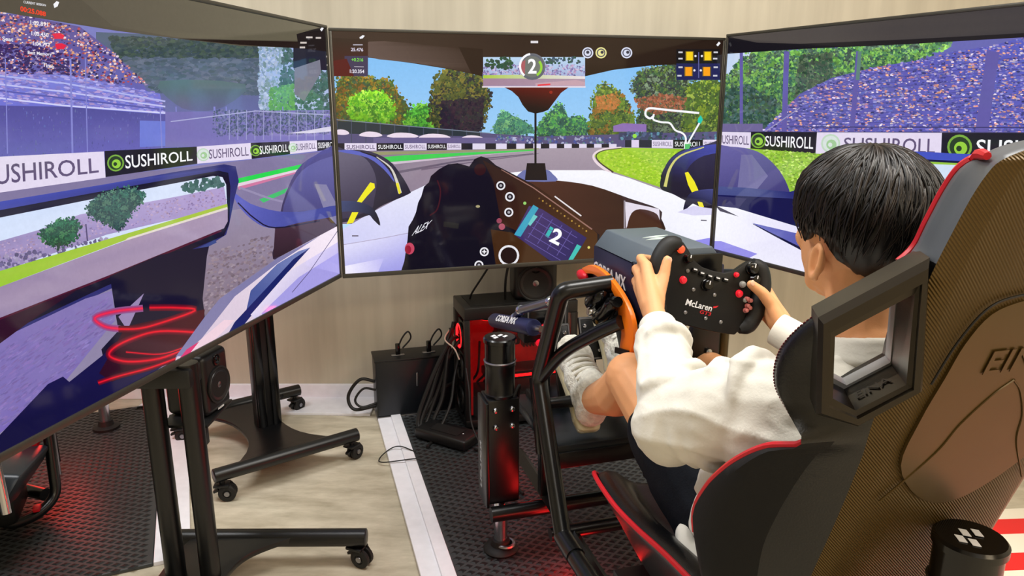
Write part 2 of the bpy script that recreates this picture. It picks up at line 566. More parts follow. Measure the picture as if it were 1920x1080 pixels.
class Screen:
    """A television: corner P (lower left of the case), heading of its width, size W x H.
    The picture is drawn with coloured polygons lying on the panel; picture positions were measured
    on the photograph and rectified onto the panel's own plane."""
    def __init__(s, label, P, head, W=1.45, H=0.83):
        s.P = Vector(P); s.W, s.H = W, H
        s.ex = Vector((math.cos(head), math.sin(head), 0)); s.ez = Vector((0, 0, 1))
        s.n = s.ex.cross(s.ez).normalized()
        s.b = 0.010
        s.v, s.f, s.c = [], [], []
        s.off = 0.0
        s.soft = 0.0          # how far small touches blend into each other
        t = s.t = thing('television', label, 'television', s.P - s.n * 0.02)
        n, P0 = s.n, s.P
        ax = (s.ex, -n, s.ez)
        ctr = P0 + s.ex * (W / 2) + s.ez * (H / 2)
        fr = MB()
        d = 0.022
        bb = s.bb = 0.016
        for (cx, cz, sx, sz) in ((W / 2, bb / 2, W, bb), (W / 2, H - s.b / 2, W, s.b), (s.b / 2, (H + bb - s.b) / 2, s.b, H - s.b - bb), (W - s.b / 2, (H + bb - s.b) / 2, s.b, H - s.b - bb)):
            fr.box(P0 + s.ex * cx + s.ez * cz - n * (d / 2 - 0.005), (sx, d, sz), ax, 0.002)
        fr.build('bezel', M_BEZEL, t)
        MB().box(ctr - n * 0.012, (W - 0.006, 0.016, H - 0.006), ax, 0.002).build('panel_body', M_TVBACK, t)
        MB().box(ctr - n * 0.034 - s.ez * 0.06, (W * 0.72, 0.032, H * 0.62), ax, 0.012).build('electronics_housing', M_TVBACK, t)
    def q(s, x, y):
        d = Vector(((x - 960) / CAM_F, 0, 0)) + Vector((0, math.sin(CAM_T), math.cos(CAM_T))) * ((540 - y) / CAM_F) + Vector((0, math.cos(CAM_T), -math.sin(CAM_T)))
        c = Vector((0, 0, CAM_H))
        p = c + d * ((s.P + s.n * s.off - c).dot(s.n) / d.dot(s.n)) - s.P
        return p.dot(s.ex), p.dot(s.ez)
    def _emit(s, pts, cols):
        """convex polygon in panel coordinates, clipped to the visible area"""
        b = s.b
        for (ax, lim, sg) in ((0, b, 1), (0, s.W - b, -1), (1, s.bb, 1), (1, s.H - b, -1)):
            o, oc = [], []
            for i in range(len(pts)):
                p, r = pts[i], pts[(i + 1) % len(pts)]
                cp, cr = cols[i], cols[(i + 1) % len(pts)]
                dp, dr = (p[ax] - lim) * sg, (r[ax] - lim) * sg
                if dp >= 0: o.append(p); oc.append(cp)
                if (dp >= 0) != (dr >= 0):
                    t = dp / (dp - dr)
                    o.append((p[0] + (r[0] - p[0]) * t, p[1] + (r[1] - p[1]) * t)); oc.append(tuple(cp[k] + (cr[k] - cp[k]) * t for k in range(3)))
            pts, cols = o, oc
            if len(pts) < 3: return
        k = len(s.v)
        s.v += [s.P + s.ex * p[0] + s.ez * p[1] + s.n * s.off for p in pts]
        s.f.append(tuple(range(k, k + len(pts))))
        s.c += cols
    def col(s, c, x, y):
        if callable(c): c = c(x, y)
        if len(c) == 4 and isinstance(c[0], (tuple, list)):      # gradient (c0, c1, p0, p1)
            c0, c1, p0, p1 = c
            dx, dy = p1[0] - p0[0], p1[1] - p0[1]
            t = ((x - p0[0]) * dx + (y - p0[1]) * dy) / (dx * dx + dy * dy)
            t = max(0, min(1, t))
            c = tuple(c0[k] + (c1[k] - c0[k]) * t for k in range(3))
        return lin(c)[:3]
    def step(s): s.off += 5e-6
    def poly(s, pts, c, curve=0):
        s.step()
        if curve: pts = [(p.x, p.y) for p in curve_pts([(p[0], p[1], 0) for p in pts], curve, True)]
        Q = [s.q(*p) for p in pts]
        C = [s.col(c, *p) for p in pts]
        if len(pts) == 3: s._emit(Q, C); return
        for t in geometry.tessellate_polygon([[Vector((p[0], p[1], 0)) for p in Q]]):
            s._emit([Q[i] for i in t], [C[i] for i in t])
    def rect(s, x0, y0, x1, y1, c): s.poly([(x0, y0), (x1, y0), (x1, y1), (x0, y1)], c)
    def line(s, pts, w, c, curve=0, closed=False):
        s.step()
        if curve: pts = [(p.x, p.y) for p in curve_pts([(p[0], p[1], 0) for p in pts], curve, closed)]
        n = len(pts)
        L, R = [], []
        for i in range(n):
            a, b = (pts[i - 1] if (i or closed) else pts[0]), (pts[(i + 1) % n] if (i < n - 1 or closed) else pts[-1])
            dx, dy = b[0] - a[0], b[1] - a[1]
            k = math.hypot(dx, dy) or 1
            h = (w[0] + (w[1] - w[0]) * i / (n - 1) if isinstance(w, tuple) else w) / 2
            L.append((pts[i][0] - dy / k * h, pts[i][1] + dx / k * h)); R.append((pts[i][0] + dy / k * h, pts[i][1] - dx / k * h))
        for i in range(n if closed else n - 1):
            j = (i + 1) % n
            P4 = [L[i], L[j], R[j], R[i]]
            s._emit([s.q(*p) for p in P4], [s.col(c, *p) for p in P4])
    def disc(s, x, y, r, c, ry=None, n=20):
        ry = ry or r
        s.poly([(x + r * math.cos(2 * math.pi * k / n), y + ry * math.sin(2 * math.pi * k / n)) for k in range(n)], c)
    def ring(s, x, y, r, w, c, a0=0, a1=360, ry=None):
        ry = ry or r
        n = 24
        pts = [(x + r * math.cos(math.radians(a0 + (a1 - a0) * k / n)), y + ry * math.sin(math.radians(a0 + (a1 - a0) * k / n))) for k in range(n + 1)]
        s.line(pts, w, c)
    def dabs(s, region, n, size, cols, aspect=1.0, ang=0.0, seed=1, sides=6, curve=0, jit=0.0):
        """many small touches of colour inside a region (leaves, spectators)"""
        rnd = random.Random(seed)
        if curve: region = [(p.x, p.y) for p in curve_pts([(p[0], p[1], 0) for p in region], curve, True)]
        xs, ys = [p[0] for p in region], [p[1] for p in region]
        base = s.off
        done, tries = 0, 0
        while done < n and tries < n * 12:
            tries += 1
            x, y = rnd.uniform(min(xs), max(xs)), rnd.uniform(min(ys), max(ys))
            ins = False
            j = len(region) - 1
            for i in range(len(region)):
                if (ys[i] > y) != (ys[j] > y) and x < (xs[j] - xs[i]) * (y - ys[i]) / (ys[j] - ys[i]) + xs[i]: ins = not ins
                j = i
            if not ins: continue
            done += 1
            if jit: x += rnd.gauss(0, jit * .5); y += rnd.gauss(0, jit * .5)
            s.off = base + 5e-6 + rnd.randrange(12) * 3e-6
            c = cols(x, y, rnd) if callable(cols) else rnd.choice(cols)
            if not callable(cols) and s.soft: c = tuple(c[i] * (1 - s.soft) + s.soft * sum(q[i] for q in cols) / len(cols) for i in range(3))
            k = rnd.uniform(0.8, 1.15) if not s.soft else rnd.uniform(0.93, 1.07)
            c = tuple(min(255, v * k) for v in c)
            r = rnd.uniform(*size)
            a0 = rnd.uniform(0, 6.28) if sides > 4 else 0.785
            P = []
            for i in range(sides):
                a = a0 + 6.283 * i / sides
                rr = r * (rnd.uniform(0.65, 1.2) if sides > 4 else 1)
                dx, dy = rr * math.cos(a) * aspect, rr * math.sin(a)
                P.append((x + dx * math.cos(ang) - dy * math.sin(ang), y + dx * math.sin(ang) + dy * math.cos(ang)))
            lc = lin(c)[:3]
            s._emit([s.q(*p) for p in P], [lc] * sides)
        s.off = base + 4.5e-5
    def text(s, body, quad, c, bold=0.0, shear=0.0):
        """lettering in the picture; quad = lower-left, lower-right, upper-right, upper-left"""
        s.step()
        vs, tr, _ = text_tris(body, bold, shear)
        a, b, d, e = quad
        P = [((a[0] * (1 - u) + b[0] * u) * (1 - v) + (e[0] * (1 - u) + d[0] * u) * v, (a[1] * (1 - u) + b[1] * u) * (1 - v) + (e[1] * (1 - u) + d[1] * u) * v) for u, v in vs]
        Q = [s.q(*p) for p in P]
        for t in tr:
            s._emit([Q[i] for i in t], [s.col(c, *P[i]) for i in t])
    def tree(s, outline, dark, cols, n, size=(3, 7), seed=1):
        """foliage: a dark mass, then clumped leaf touches that also fray its outline"""
        cx = sum(p[0] for p in outline) / len(outline); cy = sum(p[1] for p in outline) / len(outline)
        s.poly([(cx + (p[0] - cx) * .93, cy + (p[1] - cy) * .93) for p in outline], dark, 4)
        ys = [p[1] for p in outline]; y0, y1 = min(ys), max(ys)
        def pick(x, y, r):
            t = noise.noise(Vector((x * .055, y * .075, seed * 7.3))) * .9 + .5 + r.uniform(-.28, .28)
            c = cols[max(0, min(len(cols) - 1, int(t * len(cols))))]
            k = 1.12 - .42 * (y - y0) / (y1 - y0) + .25 * noise.noise(Vector((x * .11, y * .13, seed)))
            return tuple(c[i] * k + dark[i] * (.12 if k < .9 else 0) for i in range(3))
        big = [(cx + (p[0] - cx) * 1.03, cy + (p[1] - cy) * 1.03) for p in outline]
        s.dabs(big, n * 2, (size[0] * .7, size[1] * .62), pick, seed=seed, curve=4, jit=3.5)
        s.dabs(big, n * 4, (size[0] * .35, size[1] * .34), pick, seed=seed + 400, curve=4, jit=5)
    def board(s, quad, dark, text=True, logo=True, tx=None):
        """advertising hoarding; quad = lower-left, lower-right, upper-right, upper-left"""
        bg = (28, 26, 34) if dark else (226, 216, 238)
        fg = (245, 245, 248) if dark else (98, 84, 118)
        s.poly(quad, bg)
        a, b, d, e = quad
        def at(u, v): return ((a[0] * (1 - u) + b[0] * u) * (1 - v) + (e[0] * (1 - u) + d[0] * u) * v, (a[1] * (1 - u) + b[1] * u) * (1 - v) + (e[1] * (1 - u) + d[1] * u) * v)
        u0 = 0.06
        if logo:
            x, y = at(0.115, 0.5); h = abs(at(0.5, 0.9)[1] - at(0.5, 0.1)[1]) / 2
            s.disc(x, y, h * 0.98, (120, 170, 60) if dark else (190, 215, 190))
            s.disc(x, y, h * 0.80, (40, 60, 30) if dark else (214, 224, 220))
            s.disc(x + h * .08, y + h * .1, h * 0.52, (150, 205, 60) if dark else (160, 200, 150))
            s.disc(x - h * .05, y + h * .12, h * 0.22, (40, 60, 30) if dark else (214, 224, 220))
            u0 = 0.22
        if text: s.text('SUSHIROLL', [at(u0, .22), at(.95, .22), at(.95, .78), at(u0, .78)], fg, 0.008)
    def finish(s, label):
        M = mw(s.t).inverted()
        me = bpy.data.meshes.new('screen_picture')
        me.from_pydata([tuple(M @ p) for p in s.v], [], s.f)
        ca = me.color_attributes.new('picture', 'FLOAT_COLOR', 'POINT')
        buf = np.ones((len(s.v), 4), dtype=np.float32)
        buf[:, :3] = np.array(s.c, dtype=np.float32)
        ca.data.foreach_set('color', buf.ravel())
        return link_mesh('screen_picture', me, M_SCREEN, s.t, label)

GRN = [(60, 120, 40), (90, 150, 45), (40, 90, 40), (120, 175, 60), (75, 110, 50)]
# ---------------- middle screen
S = Screen('middle television showing the cockpit view of a racing game', (-0.592, 2.515, 0.694), 0.2828)
S.soft = 0.3
S.rect(560, 30, 1420, 560, ((112, 182, 240), (206, 234, 252), (960, 100), (960, 250)))
# far tree line and trees
S.tree([(630, 150), (660, 140), (700, 146), (735, 152), (752, 178), (772, 205), (775, 250), (630, 252)], (84, 84, 38), [(150, 120, 40), (70, 100, 50), (110, 120, 45), (60, 84, 60), (130, 90, 40)], 260, (3, 8), 2)
S.tree([(655, 190), (680, 174), (712, 172), (735, 190), (736, 224), (700, 230), (662, 226)], (96, 160, 36), [(130, 200, 40), (90, 170, 40), (160, 215, 70), (70, 130, 40)], 160, (3, 7), 3)
S.tree([(762, 212), (790, 194), (812, 204), (826, 240), (800, 252), (762, 250)], (66, 138, 50), [(90, 180, 60), (60, 120, 50), (120, 190, 60)], 90, (3, 6), 4)
S.tree([(806, 200), (816, 150), (838, 131), (880, 134), (905, 146), (920, 178), (912, 214), (896, 246), (830, 248), (812, 232)], (50, 48, 40), [(90, 96, 44), (60, 74, 46), (120, 112, 50), (44, 44, 52), (70, 84, 40)], 330, (3, 8), 5)
S.dabs([(826, 190), (905, 186), (904, 244), (828, 246)], 900, (1.5, 4.5), [(42, 28, 48), (30, 26, 44), (56, 36, 50), (40, 46, 48)], seed=6)
S.tree([(926, 232), (944, 208), (962, 216), (990, 230), (1002, 250), (930, 254)], (70, 130, 110), [(90, 160, 110), (60, 110, 100), (120, 180, 120)], 70, (2, 5), 7)
S.tree([(1010, 236), (1030, 210), (1052, 194), (1066, 222), (1090, 216), (1106, 250), (1012, 258)], (54, 110, 84), [(80, 160, 80), (60, 110, 90), (110, 180, 90), (50, 90, 80)], 150, (3, 6), 8)
S.tree([(1108, 214), (1112, 178), (1132, 156), (1160, 172), (1180, 196), (1192, 232), (1186, 256), (1110, 258)], (78, 104, 46), [(110, 140, 50), (84, 110, 60), (130, 150, 60), (60, 84, 50), (150, 110, 50)], 170, (3, 7), 9)
S.dabs([(1118, 182), (1150, 176), (1164, 192), (1150, 206), (1120, 204)], 260, (1.2, 3), [(206, 120, 60), (176, 112, 60), (196, 130, 76), (150, 120, 60)], seed=10)
S.tree([(1182, 158), (1206, 128), (1262, 118), (1290, 130), (1300, 200), (1296, 256), (1196, 250), (1200, 200)], (62, 72, 52), [(80, 110, 60), (60, 90, 60), (100, 124, 60), (54, 60, 60), (120, 140, 110)], 300, (3, 7), 11)
S.dabs([(1190, 186), (1240, 176), (1290, 184), (1290, 206), (1232, 214), (1196, 202)], 560, (1.2, 3.2), [(150, 86, 54), (176, 100, 64), (116, 70, 50), (186, 120, 90), (90, 90, 56)], seed=12)
S.tree([(1284, 190), (1300, 152), (1345, 148), (1365, 180), (1365, 270), (1286, 266)], (84, 110, 44), [(130, 150, 50), (90, 120, 50), (70, 90, 50), (150, 170, 70)], 170, (3, 7), 13)
# fence, tents and buildings
S.poly([(625, 232), (760, 240), (1010, 256), (1365, 246), (1365, 284), (625, 286)], (86, 80, 120))
S.poly([(625, 226), (770, 236), (900, 247), (900, 256), (625, 250)], (42, 52, 60))
for k in range(11):
    S.line([(632 + k * 27, 222 + k * 2.4), (632 + k * 27, 268)], 1.6, (70, 76, 96))
S.line([(628, 224), (760, 236), (920, 250)], 1.5, (120, 130, 150))
for (x, w_, y) in ((640, 30, 246), (695, 44, 250), (755, 60, 252), (815, 60, 254), (886, 46, 257), (960, 44, 260)):
    S.poly([(x - w_ / 2, y + 3), (x - w_ * .2, y - 3), (x + w_ * .25, y - 2), (x + w_ / 2, y + 4), (x + w_ * .2, y + 7), (x - w_ * .3, y + 6)], (232, 216, 232), 3)
S.rect(700, 258, 1000, 268, (104, 94, 140))
S.dabs([(930, 254), (1150, 258), (1150, 272), (930, 270)], 160, (1.5, 3.5), [(60, 70, 150), (120, 120, 170), (190, 190, 220), (50, 60, 110), (90, 130, 110)], seed=14)
S.poly([(1150, 236), (1168, 231), (1212, 233), (1212, 247), (1150, 247)], (140, 110, 176))
S.rect(1160, 248, 1240, 262, (62, 66, 96))
S.dabs([(1160, 248), (1345, 250), (1345, 264), (1160, 262)], 90, (2, 4), [(80, 90, 130), (50, 50, 80), (110, 170, 190), (40, 60, 50)], seed=15)
S.disc(1190, 255, 4, (150, 220, 60))
# hoardings beside the track, alternately black and white
bx = [625, 646, 706, 757, 800, 838, 865, 886, 910, 930, 950, 968, 984, 1000, 1014, 1030, 1044, 1058, 1072, 1086, 1100, 1114, 1128, 1142, 1156]
for k in range(len(bx) - 1):
    def yb(x): return 283.5 - (x - 625) * 0.013
    def yt(x): return 268.5 + max(0, x - 800) * 0.004
    a, b = bx[k], bx[k + 1]
    q4 = [(a, yb(a)), (b, yb(b)), (b, yt(b)), (a, yt(a))]
    if b - a > 25: S.board(q4, k % 2 == 0, True, False)
    else: S.poly(q4, (30, 28, 40) if k % 2 == 0 else (222, 214, 236))
for (a, b, dk) in ((1172, 1184, 1), (1184, 1198, 0), (1198, 1222, 1), (1222, 1262, 0), (1262, 1318, 1), (1318, 1366, 0)):
    q4 = [(a, 276 + (a - 1172) * .02), (b, 276 + (b - 1172) * .02), (b, 262.5 - (b - 1172) * .004), (a, 262.5 - (a - 1172) * .004)]
    if b - a > 30: S.board(q4, bool(dk), True, False)
    else: S.poly(q4, (30, 28, 40) if dk else (222, 206, 236))
# track, kerb, grass
S.poly([(625, 284), (1000, 279), (1165, 276), (1365, 280), (1365, 420), (625, 420)], ((166, 152, 166), (128, 112, 134), (960, 280), (900, 370)))
S.poly([(640, 286), (900, 281), (1010, 278), (1010, 280), (820, 287), (700, 291)], (150, 150, 110))
S.poly([(700, 296), (760, 291), (1000, 280.5), (1002, 282.5), (860, 292), (750, 303), (726, 306)], (66, 206, 84))
S.poly([(730, 304), (1000, 282.5), (860, 295), (740, 308)], (206, 190, 206))
S.line([(735, 325), (860, 302), (1000, 288)], (5, 1.5), (104, 92, 112))
S.line([(790, 318), (900, 302), (1010, 288)], (3, 1), (112, 98, 118))
S.poly([(1165, 277), (1200, 277.5), (1365, 281), (1365, 400), (1240, 352), (1150, 322), (1124, 306), (1114, 292), (1124, 283)], ((166, 206, 52), (140, 190, 36), (1200, 278), (1240, 350)))
S.dabs([(1130, 283), (1365, 284), (1365, 380), (1240, 348), (1150, 318), (1122, 300)], 1600, (.8, 2.2), [(150, 200, 40), (180, 215, 60), (130, 176, 40), (196, 220, 90)], 1.6, seed=16)
S.line([(1165, 276), (1130, 280), (1113, 291), (1120, 306), (1146, 324)], (2, 6), (232, 214, 222), 4)
S.line([(1166, 278), (1133, 282), (1118, 291), (1125, 305), (1150, 323)], (1, 3), (70, 60, 50), 4)
# car body: white nose and flanks
S.poly([(625, 440), (690, 402), (760, 365), (830, 332), (900, 330), (1000, 319), (1130, 319), (1180, 334), (1240, 356), (1300, 378), (1370, 410), (1370, 540), (625, 540)], ((246, 246, 252), (206, 206, 244), (960, 330), (900, 520)))
S.poly([(625, 462), (700, 448), (770, 436), (790, 470), (760, 515), (690, 520), (625, 530)], ((226, 224, 250), (150, 148, 226), (690, 440), (720, 520)))
S.poly([(640, 500), (720, 484), (705, 520), (640, 525)], ((244, 240, 255), (186, 182, 240), (650, 520), (720, 490)))
S.rect(660, 441, 672, 443.5, (110, 100, 120))
S.line([(625, 462), (720, 446), (780, 434)], 1.2, (170, 160, 190))
# front wheels
S.poly([(620, 284), (650, 281), (690, 283), (728, 300), (752, 328), (768, 356), (766, 364), (724, 382), (706, 392), (690, 404), (620, 410)], ((62, 58, 86), (34, 30, 48), (640, 290), (720, 390)), 4)
S.poly([(620, 290), (660, 288), (688, 300), (705, 334), (702, 372), (690, 396), (620, 404)], ((104, 98, 120), (58, 52, 76), (640, 296), (680, 390)), 4)
S.poly([(632, 283), (660, 281.5), (700, 293), (728, 318), (740, 342), (720, 318), (690, 296), (650, 287)], (92, 100, 190), 3)
S.line([(676, 284), (712, 298), (738, 326), (752, 356)], (2, 5), (26, 24, 40), 4)
S.line([(706, 294), (732, 314), (744, 340), (750, 362)], (1.5, 7), (210, 206, 196), 4)
S.poly([(742, 344), (747, 342), (752, 362), (748, 364)], (236, 224, 40))
S.poly([(694, 342), (702, 344), (703, 352), (688, 368), (678, 380), (668, 380), (680, 362)], (240, 230, 36))
S.poly([(660, 398), (672, 398), (662, 418), (650, 420)], (240, 230, 36))
S.poly([(620, 380), (660, 377), (690, 384), (706, 400), (713, 423), (700, 412), (690, 402), (660, 396), (620, 398)], ((70, 80, 124), (20, 20, 36), (640, 380), (710, 420)), 3)
S.poly([(1238, 352), (1244, 320), (1258, 296), (1284, 279), (1320, 272), (1370, 270), (1370, 400), (1300, 382), (1262, 364)], ((50, 46, 74), (30, 24, 40), (1300, 280), (1300, 370)), 4)
S.poly([(1240, 340), (1250, 308), (1274, 286), (1320, 273), (1370, 270), (1370, 282), (1320, 292), (1294, 310), (1282, 336), (1284, 356)], ((70, 76, 168), (34, 28, 46), (1310, 275), (1280, 345)), 3)
S.line([(1247, 350), (1256, 316), (1276, 292), (1320, 276)], (6, 2), (210, 206, 120), 4)
S.poly([(1284, 324), (1290, 322), (1302, 340), (1310, 358), (1298, 362), (1290, 346)], (240, 230, 36))
S.poly([(1306, 374), (1314, 372), (1320, 388), (1312, 390)], (240, 230, 36))
S.poly([(1281, 396), (1288, 370), (1304, 358), (1340, 354), (1370, 356), (1370, 388), (1340, 386), (1310, 378), (1296, 384)], ((74, 78, 140), (26, 24, 44), (1330, 356), (1320, 386)), 3)
S.poly([(1270, 398), (1300, 386), (1370, 396), (1370, 402), (1300, 404)], (214, 210, 240))
S.line([(1314, 413), (1325, 413.5)], 2, (100, 96, 110))
S.poly([(1298, 452), (1330, 446), (1370, 462), (1370, 486), (1300, 486)], (146, 140, 232))
# dark cockpit opening
S.poly([(985, 336), (1040, 338), (1110, 348), (1180, 372), (1236, 392), (1240, 410), (1238, 440), (1110, 470), (1000, 400)], ((74, 40, 30), (44, 22, 16), (1040, 340), (1180, 430)), 3)
S.poly([(1172, 378), (1236, 392), (1238, 430), (1174, 430)], (226, 218, 232))
S.poly([(1176, 424), (1184, 400), (1200, 392), (1226, 398), (1236, 410), (1238, 440), (1176, 440)], (66, 34, 22), 3)
S.line([(1171, 376), (1171, 428)], 3, (150, 140, 150))
# nose pylon
S.poly([(970, 338), (978, 322), (990, 318), (1024, 318), (1036, 326), (1042, 340)], (108, 114, 170), 3)
S.poly([(988, 306), (1022, 306), (1026, 338), (984, 338)], (22, 14, 20))
S.line([(1004, 204), (1004, 310)], 4, (14, 12, 18))
# driver's glove and steering wheel in the picture
S.poly([(745, 530), (758, 490), (764, 450), (766, 425), (774, 412), (780, 398), (784, 380), (790, 368), (795, 350), (804, 342), (808, 330), (822, 318), (840, 308), (858, 306), (880, 312), (890, 298), (902, 293), (915, 297), (930, 310), (1000, 346), (1060, 390), (1124, 440), (1124, 530)], ((18, 10, 30), (10, 8, 22), (800, 320), (900, 500)))
S.poly([(905, 300), (940, 318), (1010, 352), (1080, 402), (1120, 438), (1120, 500), (1070, 500), (985, 440), (940, 420), (925, 340)], ((40, 16, 18), (72, 40, 14), (930, 310), (1060, 480)))
S.poly([(920, 430), (960, 436), (1000, 462), (1030, 490), (990, 500), (930, 500)], (64, 36, 14))
S.disc(900, 318, 11, (46, 12, 20))
S.line([(820, 338), (826, 360), (820, 392), (806, 404)], 2.5, (64, 18, 30), 4)
S.line([(832, 420), (860, 424)], 10, (36, 34, 34))
S.line([(940, 318), (1000, 352), (1110, 430)], (1.5, 2.5), (150, 110, 100))
S.line([(1040, 368), (1090, 405)], 2.5, (230, 224, 226))
S.poly([(992, 386), (1016, 392), (1100, 446), (1086, 470), (1062, 494), (1030, 488), (964, 440)], ((70, 52, 104), (36, 28, 92), (1000, 390), (1060, 480)))
S.poly([(1000, 384), (1010, 390), (976, 444), (964, 440)], (60, 160, 190))
S.poly([(1082, 458), (1090, 462), (1070, 494), (1062, 494)], (60, 190, 180))
S.poly([(1001, 402), (1008, 406), (994, 424), (990, 420)], (110, 200, 200))
S.poly([(1032, 424), (1038, 428), (1028, 446), (1022, 442)], (50, 180, 180))
for k in range(5):
    S.line([(1012 - k * 7, 404 + k * 11), (1082 - k * 7, 446 + k * 11)], 1.2, (96, 84, 160))
for k in range(4):
    S.line([(1018 + k * 18, 400 + k * 11), (990 + k * 18, 446 + k * 11)], 1.2, (96, 84, 160))
S.text('2', [(1029, 452), (1047, 461), (1058, 434), (1040, 426)], (250, 250, 252), 0.03)
for k in range(14):
    S.disc(1011 + k * 6.8, 372 + k * 4.7, 1.7, (190, 150, 60) if k % 2 else (120, 90, 50), n=8)
for (x, y, r) in ((939, 348, 8.5), (956, 369, 9), (954, 398, 8.5), (908, 472, 8.5), (898, 497, 8.5)):
    S.disc(x, y, r, (232, 230, 236)); S.disc(x, y, r * .66, (30, 22, 34)); S.disc(x, y, r * .3, (170, 168, 176))
S.line([(904, 472), (912, 472)], 2, (240, 240, 244)); S.line([(908, 468), (908, 476)], 2, (240, 240, 244))
S.disc(954, 479, 19.5, (232, 230, 236)); S.disc(954, 479, 15.5, (34, 18, 16))
S.disc(936, 414, 5, (150, 70, 90)); S.disc(941, 425, 6, (170, 80, 100))
S.disc(984, 381, 3, (150, 210, 110)); S.disc(896, 387, 4, (170, 160, 120), ry=2.5); S.disc(1104, 464, 2.5, (220, 210, 110))
S.text('ALEX', [(772, 442), (802, 428), (811, 412), (778, 426)], (232, 230, 240), 0.01, 0.3)
S.disc(768, 466, 9, (196, 70, 96), ry=11)
S.disc(765, 468, 6, (150, 20, 50), ry=8)
# dark roof over the cockpit and the displays on it
S.poly([(600, 20), (1400, 20), (1400, 150), (1350, 150), (1265, 121), (1220, 123), (1150, 131), (1097, 143), (905, 143), (850, 131), (770, 118), (690, 108), (600, 108)], ((58, 42, 34), (34, 18, 8), (700, 70), (1000, 120)))
S.poly([(692, 78), (800, 84), (880, 96), (903, 120), (903, 141), (850, 130), (770, 117), (692, 107)], ((56, 40, 32), (96, 78, 72), (790, 84), (770, 116)), 3)
S.poly([(860, 88), (905, 92), (905, 143), (884, 138)], (38, 22, 14))
S.poly([(600, 70), (690, 74), (690, 143), (600, 143)], ((48, 34, 26), (70, 14, 14), (640, 80), (640, 143)))
S.rect(646, 105, 690, 143, (62, 54, 82))
S.poly([(624, 114), (650, 110), (664, 143), (624, 143)], (84, 14, 16))
S.text('25.476', [(658, 96), (681, 96.5), (681, 90), (658, 89.5)], (220, 214, 232), 0.02)
S.text('+0.216', [(659, 115), (681, 115.5), (681, 109), (659, 108.5)], (120, 220, 70), 0.02)
S.text('1:20.354', [(656, 137), (683, 137.5), (683, 130.5), (656, 130)], (230, 226, 238), 0.02)
S.line([(662, 84), (680, 84)], 2, (180, 176, 190)); S.line([(664, 125), (682, 125.4)], 1.6, (170, 166, 180))
S.poly([(674, 70), (680, 66), (684, 67), (680, 72), (675, 73)], (238, 238, 244))
# mirror strip with the view behind
S.rect(906, 107, 1097, 163, ((186, 214, 240), (150, 150, 200), (1000, 107), (1000, 142)))
S.dabs([(906, 120), (1097, 122), (1097, 143), (906, 143)], 420, (1, 2.4), [(120, 110, 170), (160, 130, 190), (200, 160, 190), (90, 90, 140), (220, 210, 230)], seed=20)
S.dabs([(912, 110), (960, 108), (960, 128), (912, 128)], 50, (2, 5), [(40, 80, 60), (60, 100, 60), (46, 70, 56)], seed=21)
S.dabs([(1020, 110), (1080, 108), (1090, 118), (1020, 120)], 40, (2, 4), [(60, 80, 110), (50, 90, 70), (70, 90, 90)], seed=22)
S.poly([(906, 141), (1000, 140), (1097, 143), (1097, 148), (906, 148)], ((170, 200, 50), (232, 222, 226), (920, 141), (1040, 143)))
S.poly([(906, 147), (1097, 148), (1097, 161), (906, 161)], ((160, 128, 150), (176, 150, 166), (906, 150), (1090, 150)))
S.poly([(1004, 156), (1080, 150), (1097, 154), (1097, 161), (1004, 161)], (196, 160, 172))
S.line([(1008, 160), (1032, 158)], 3, (232, 60, 70))
S.line([(904, 163), (1098, 163)], 2.5, (236, 220, 226))
S.disc(998, 125, 25, (96, 100, 110)); S.disc(998, 125, 20, (112, 116, 110))
S.poly([(976, 118), (985, 112), (984, 140), (978, 138)], (170, 90, 96))
S.ring(998, 124, 23, 4, (246, 246, 250), 130, 260)
S.ring(998, 124, 23, 2, (110, 112, 120), 260, 380)
S.ring(998, 126, 17, 4.5, (150, 210, 60), -40, 60)
S.text('2', [(990, 138), (1006, 138), (1006, 110), (990, 110)], (252, 252, 254), 0.02)
S.poly([(946, 164), (1066, 164), (1052, 174), (1040, 190), (1028, 206), (1018, 210), (1004, 213), (990, 209), (980, 197), (972, 182), (960, 171)], ((96, 12, 6), (18, 6, 8), (1010, 164), (1005, 206)))
S.disc(1033, 173, 3, (150, 36, 20))
S.rect(995, 76.5, 1009, 81, (220, 216, 220))
for (x, c) in ((1102, (216, 220, 240)), (1127, (232, 226, 150)), (1175, (216, 220, 240))):
    S.disc(x, 99, 10.5, c); S.ring(x, 99, 7, 2, (70, 70, 90), 0, 360); S.disc(x + (2 if x > 1120 else 0), 98, 3, (50, 50, 66))
S.rect(1268, 92, 1350, 150, (14, 10, 14))
S.rect(1268, 119, 1350, 150, (26, 26, 84))
for (x, y, c) in ((1293, 105, (246, 206, 20)), (1327, 105, (246, 206, 20)), (1291, 134, (252, 160, 16)), (1325, 134, (252, 160, 16))):
    S.rect(x - 8, y - 9, x + 8, y + 9, (120, 96, 30)); S.rect(x - 6, y - 8, x + 6, y + 8, c)
for (x, y) in ((1276, 98), (1342, 98), (1276, 110), (1341, 110), (1276, 126), (1342, 126), (1274, 142), (1341, 142)):
    S.rect(x - 4, y - 1.5, x + 4, y + 1.5, (206, 206, 216))
for (x, y) in ((1304, 105), (1316, 105), (1302, 132), (1314, 132)):
    S.disc(x, y, 2.2, (230, 230, 238), n=8)
S.line([(1310, 98), (1310, 146)], 2, (90, 90, 150))
S.poly([(1343, 84), (1348, 78), (1351, 81), (1346, 87)], (240, 240, 244))
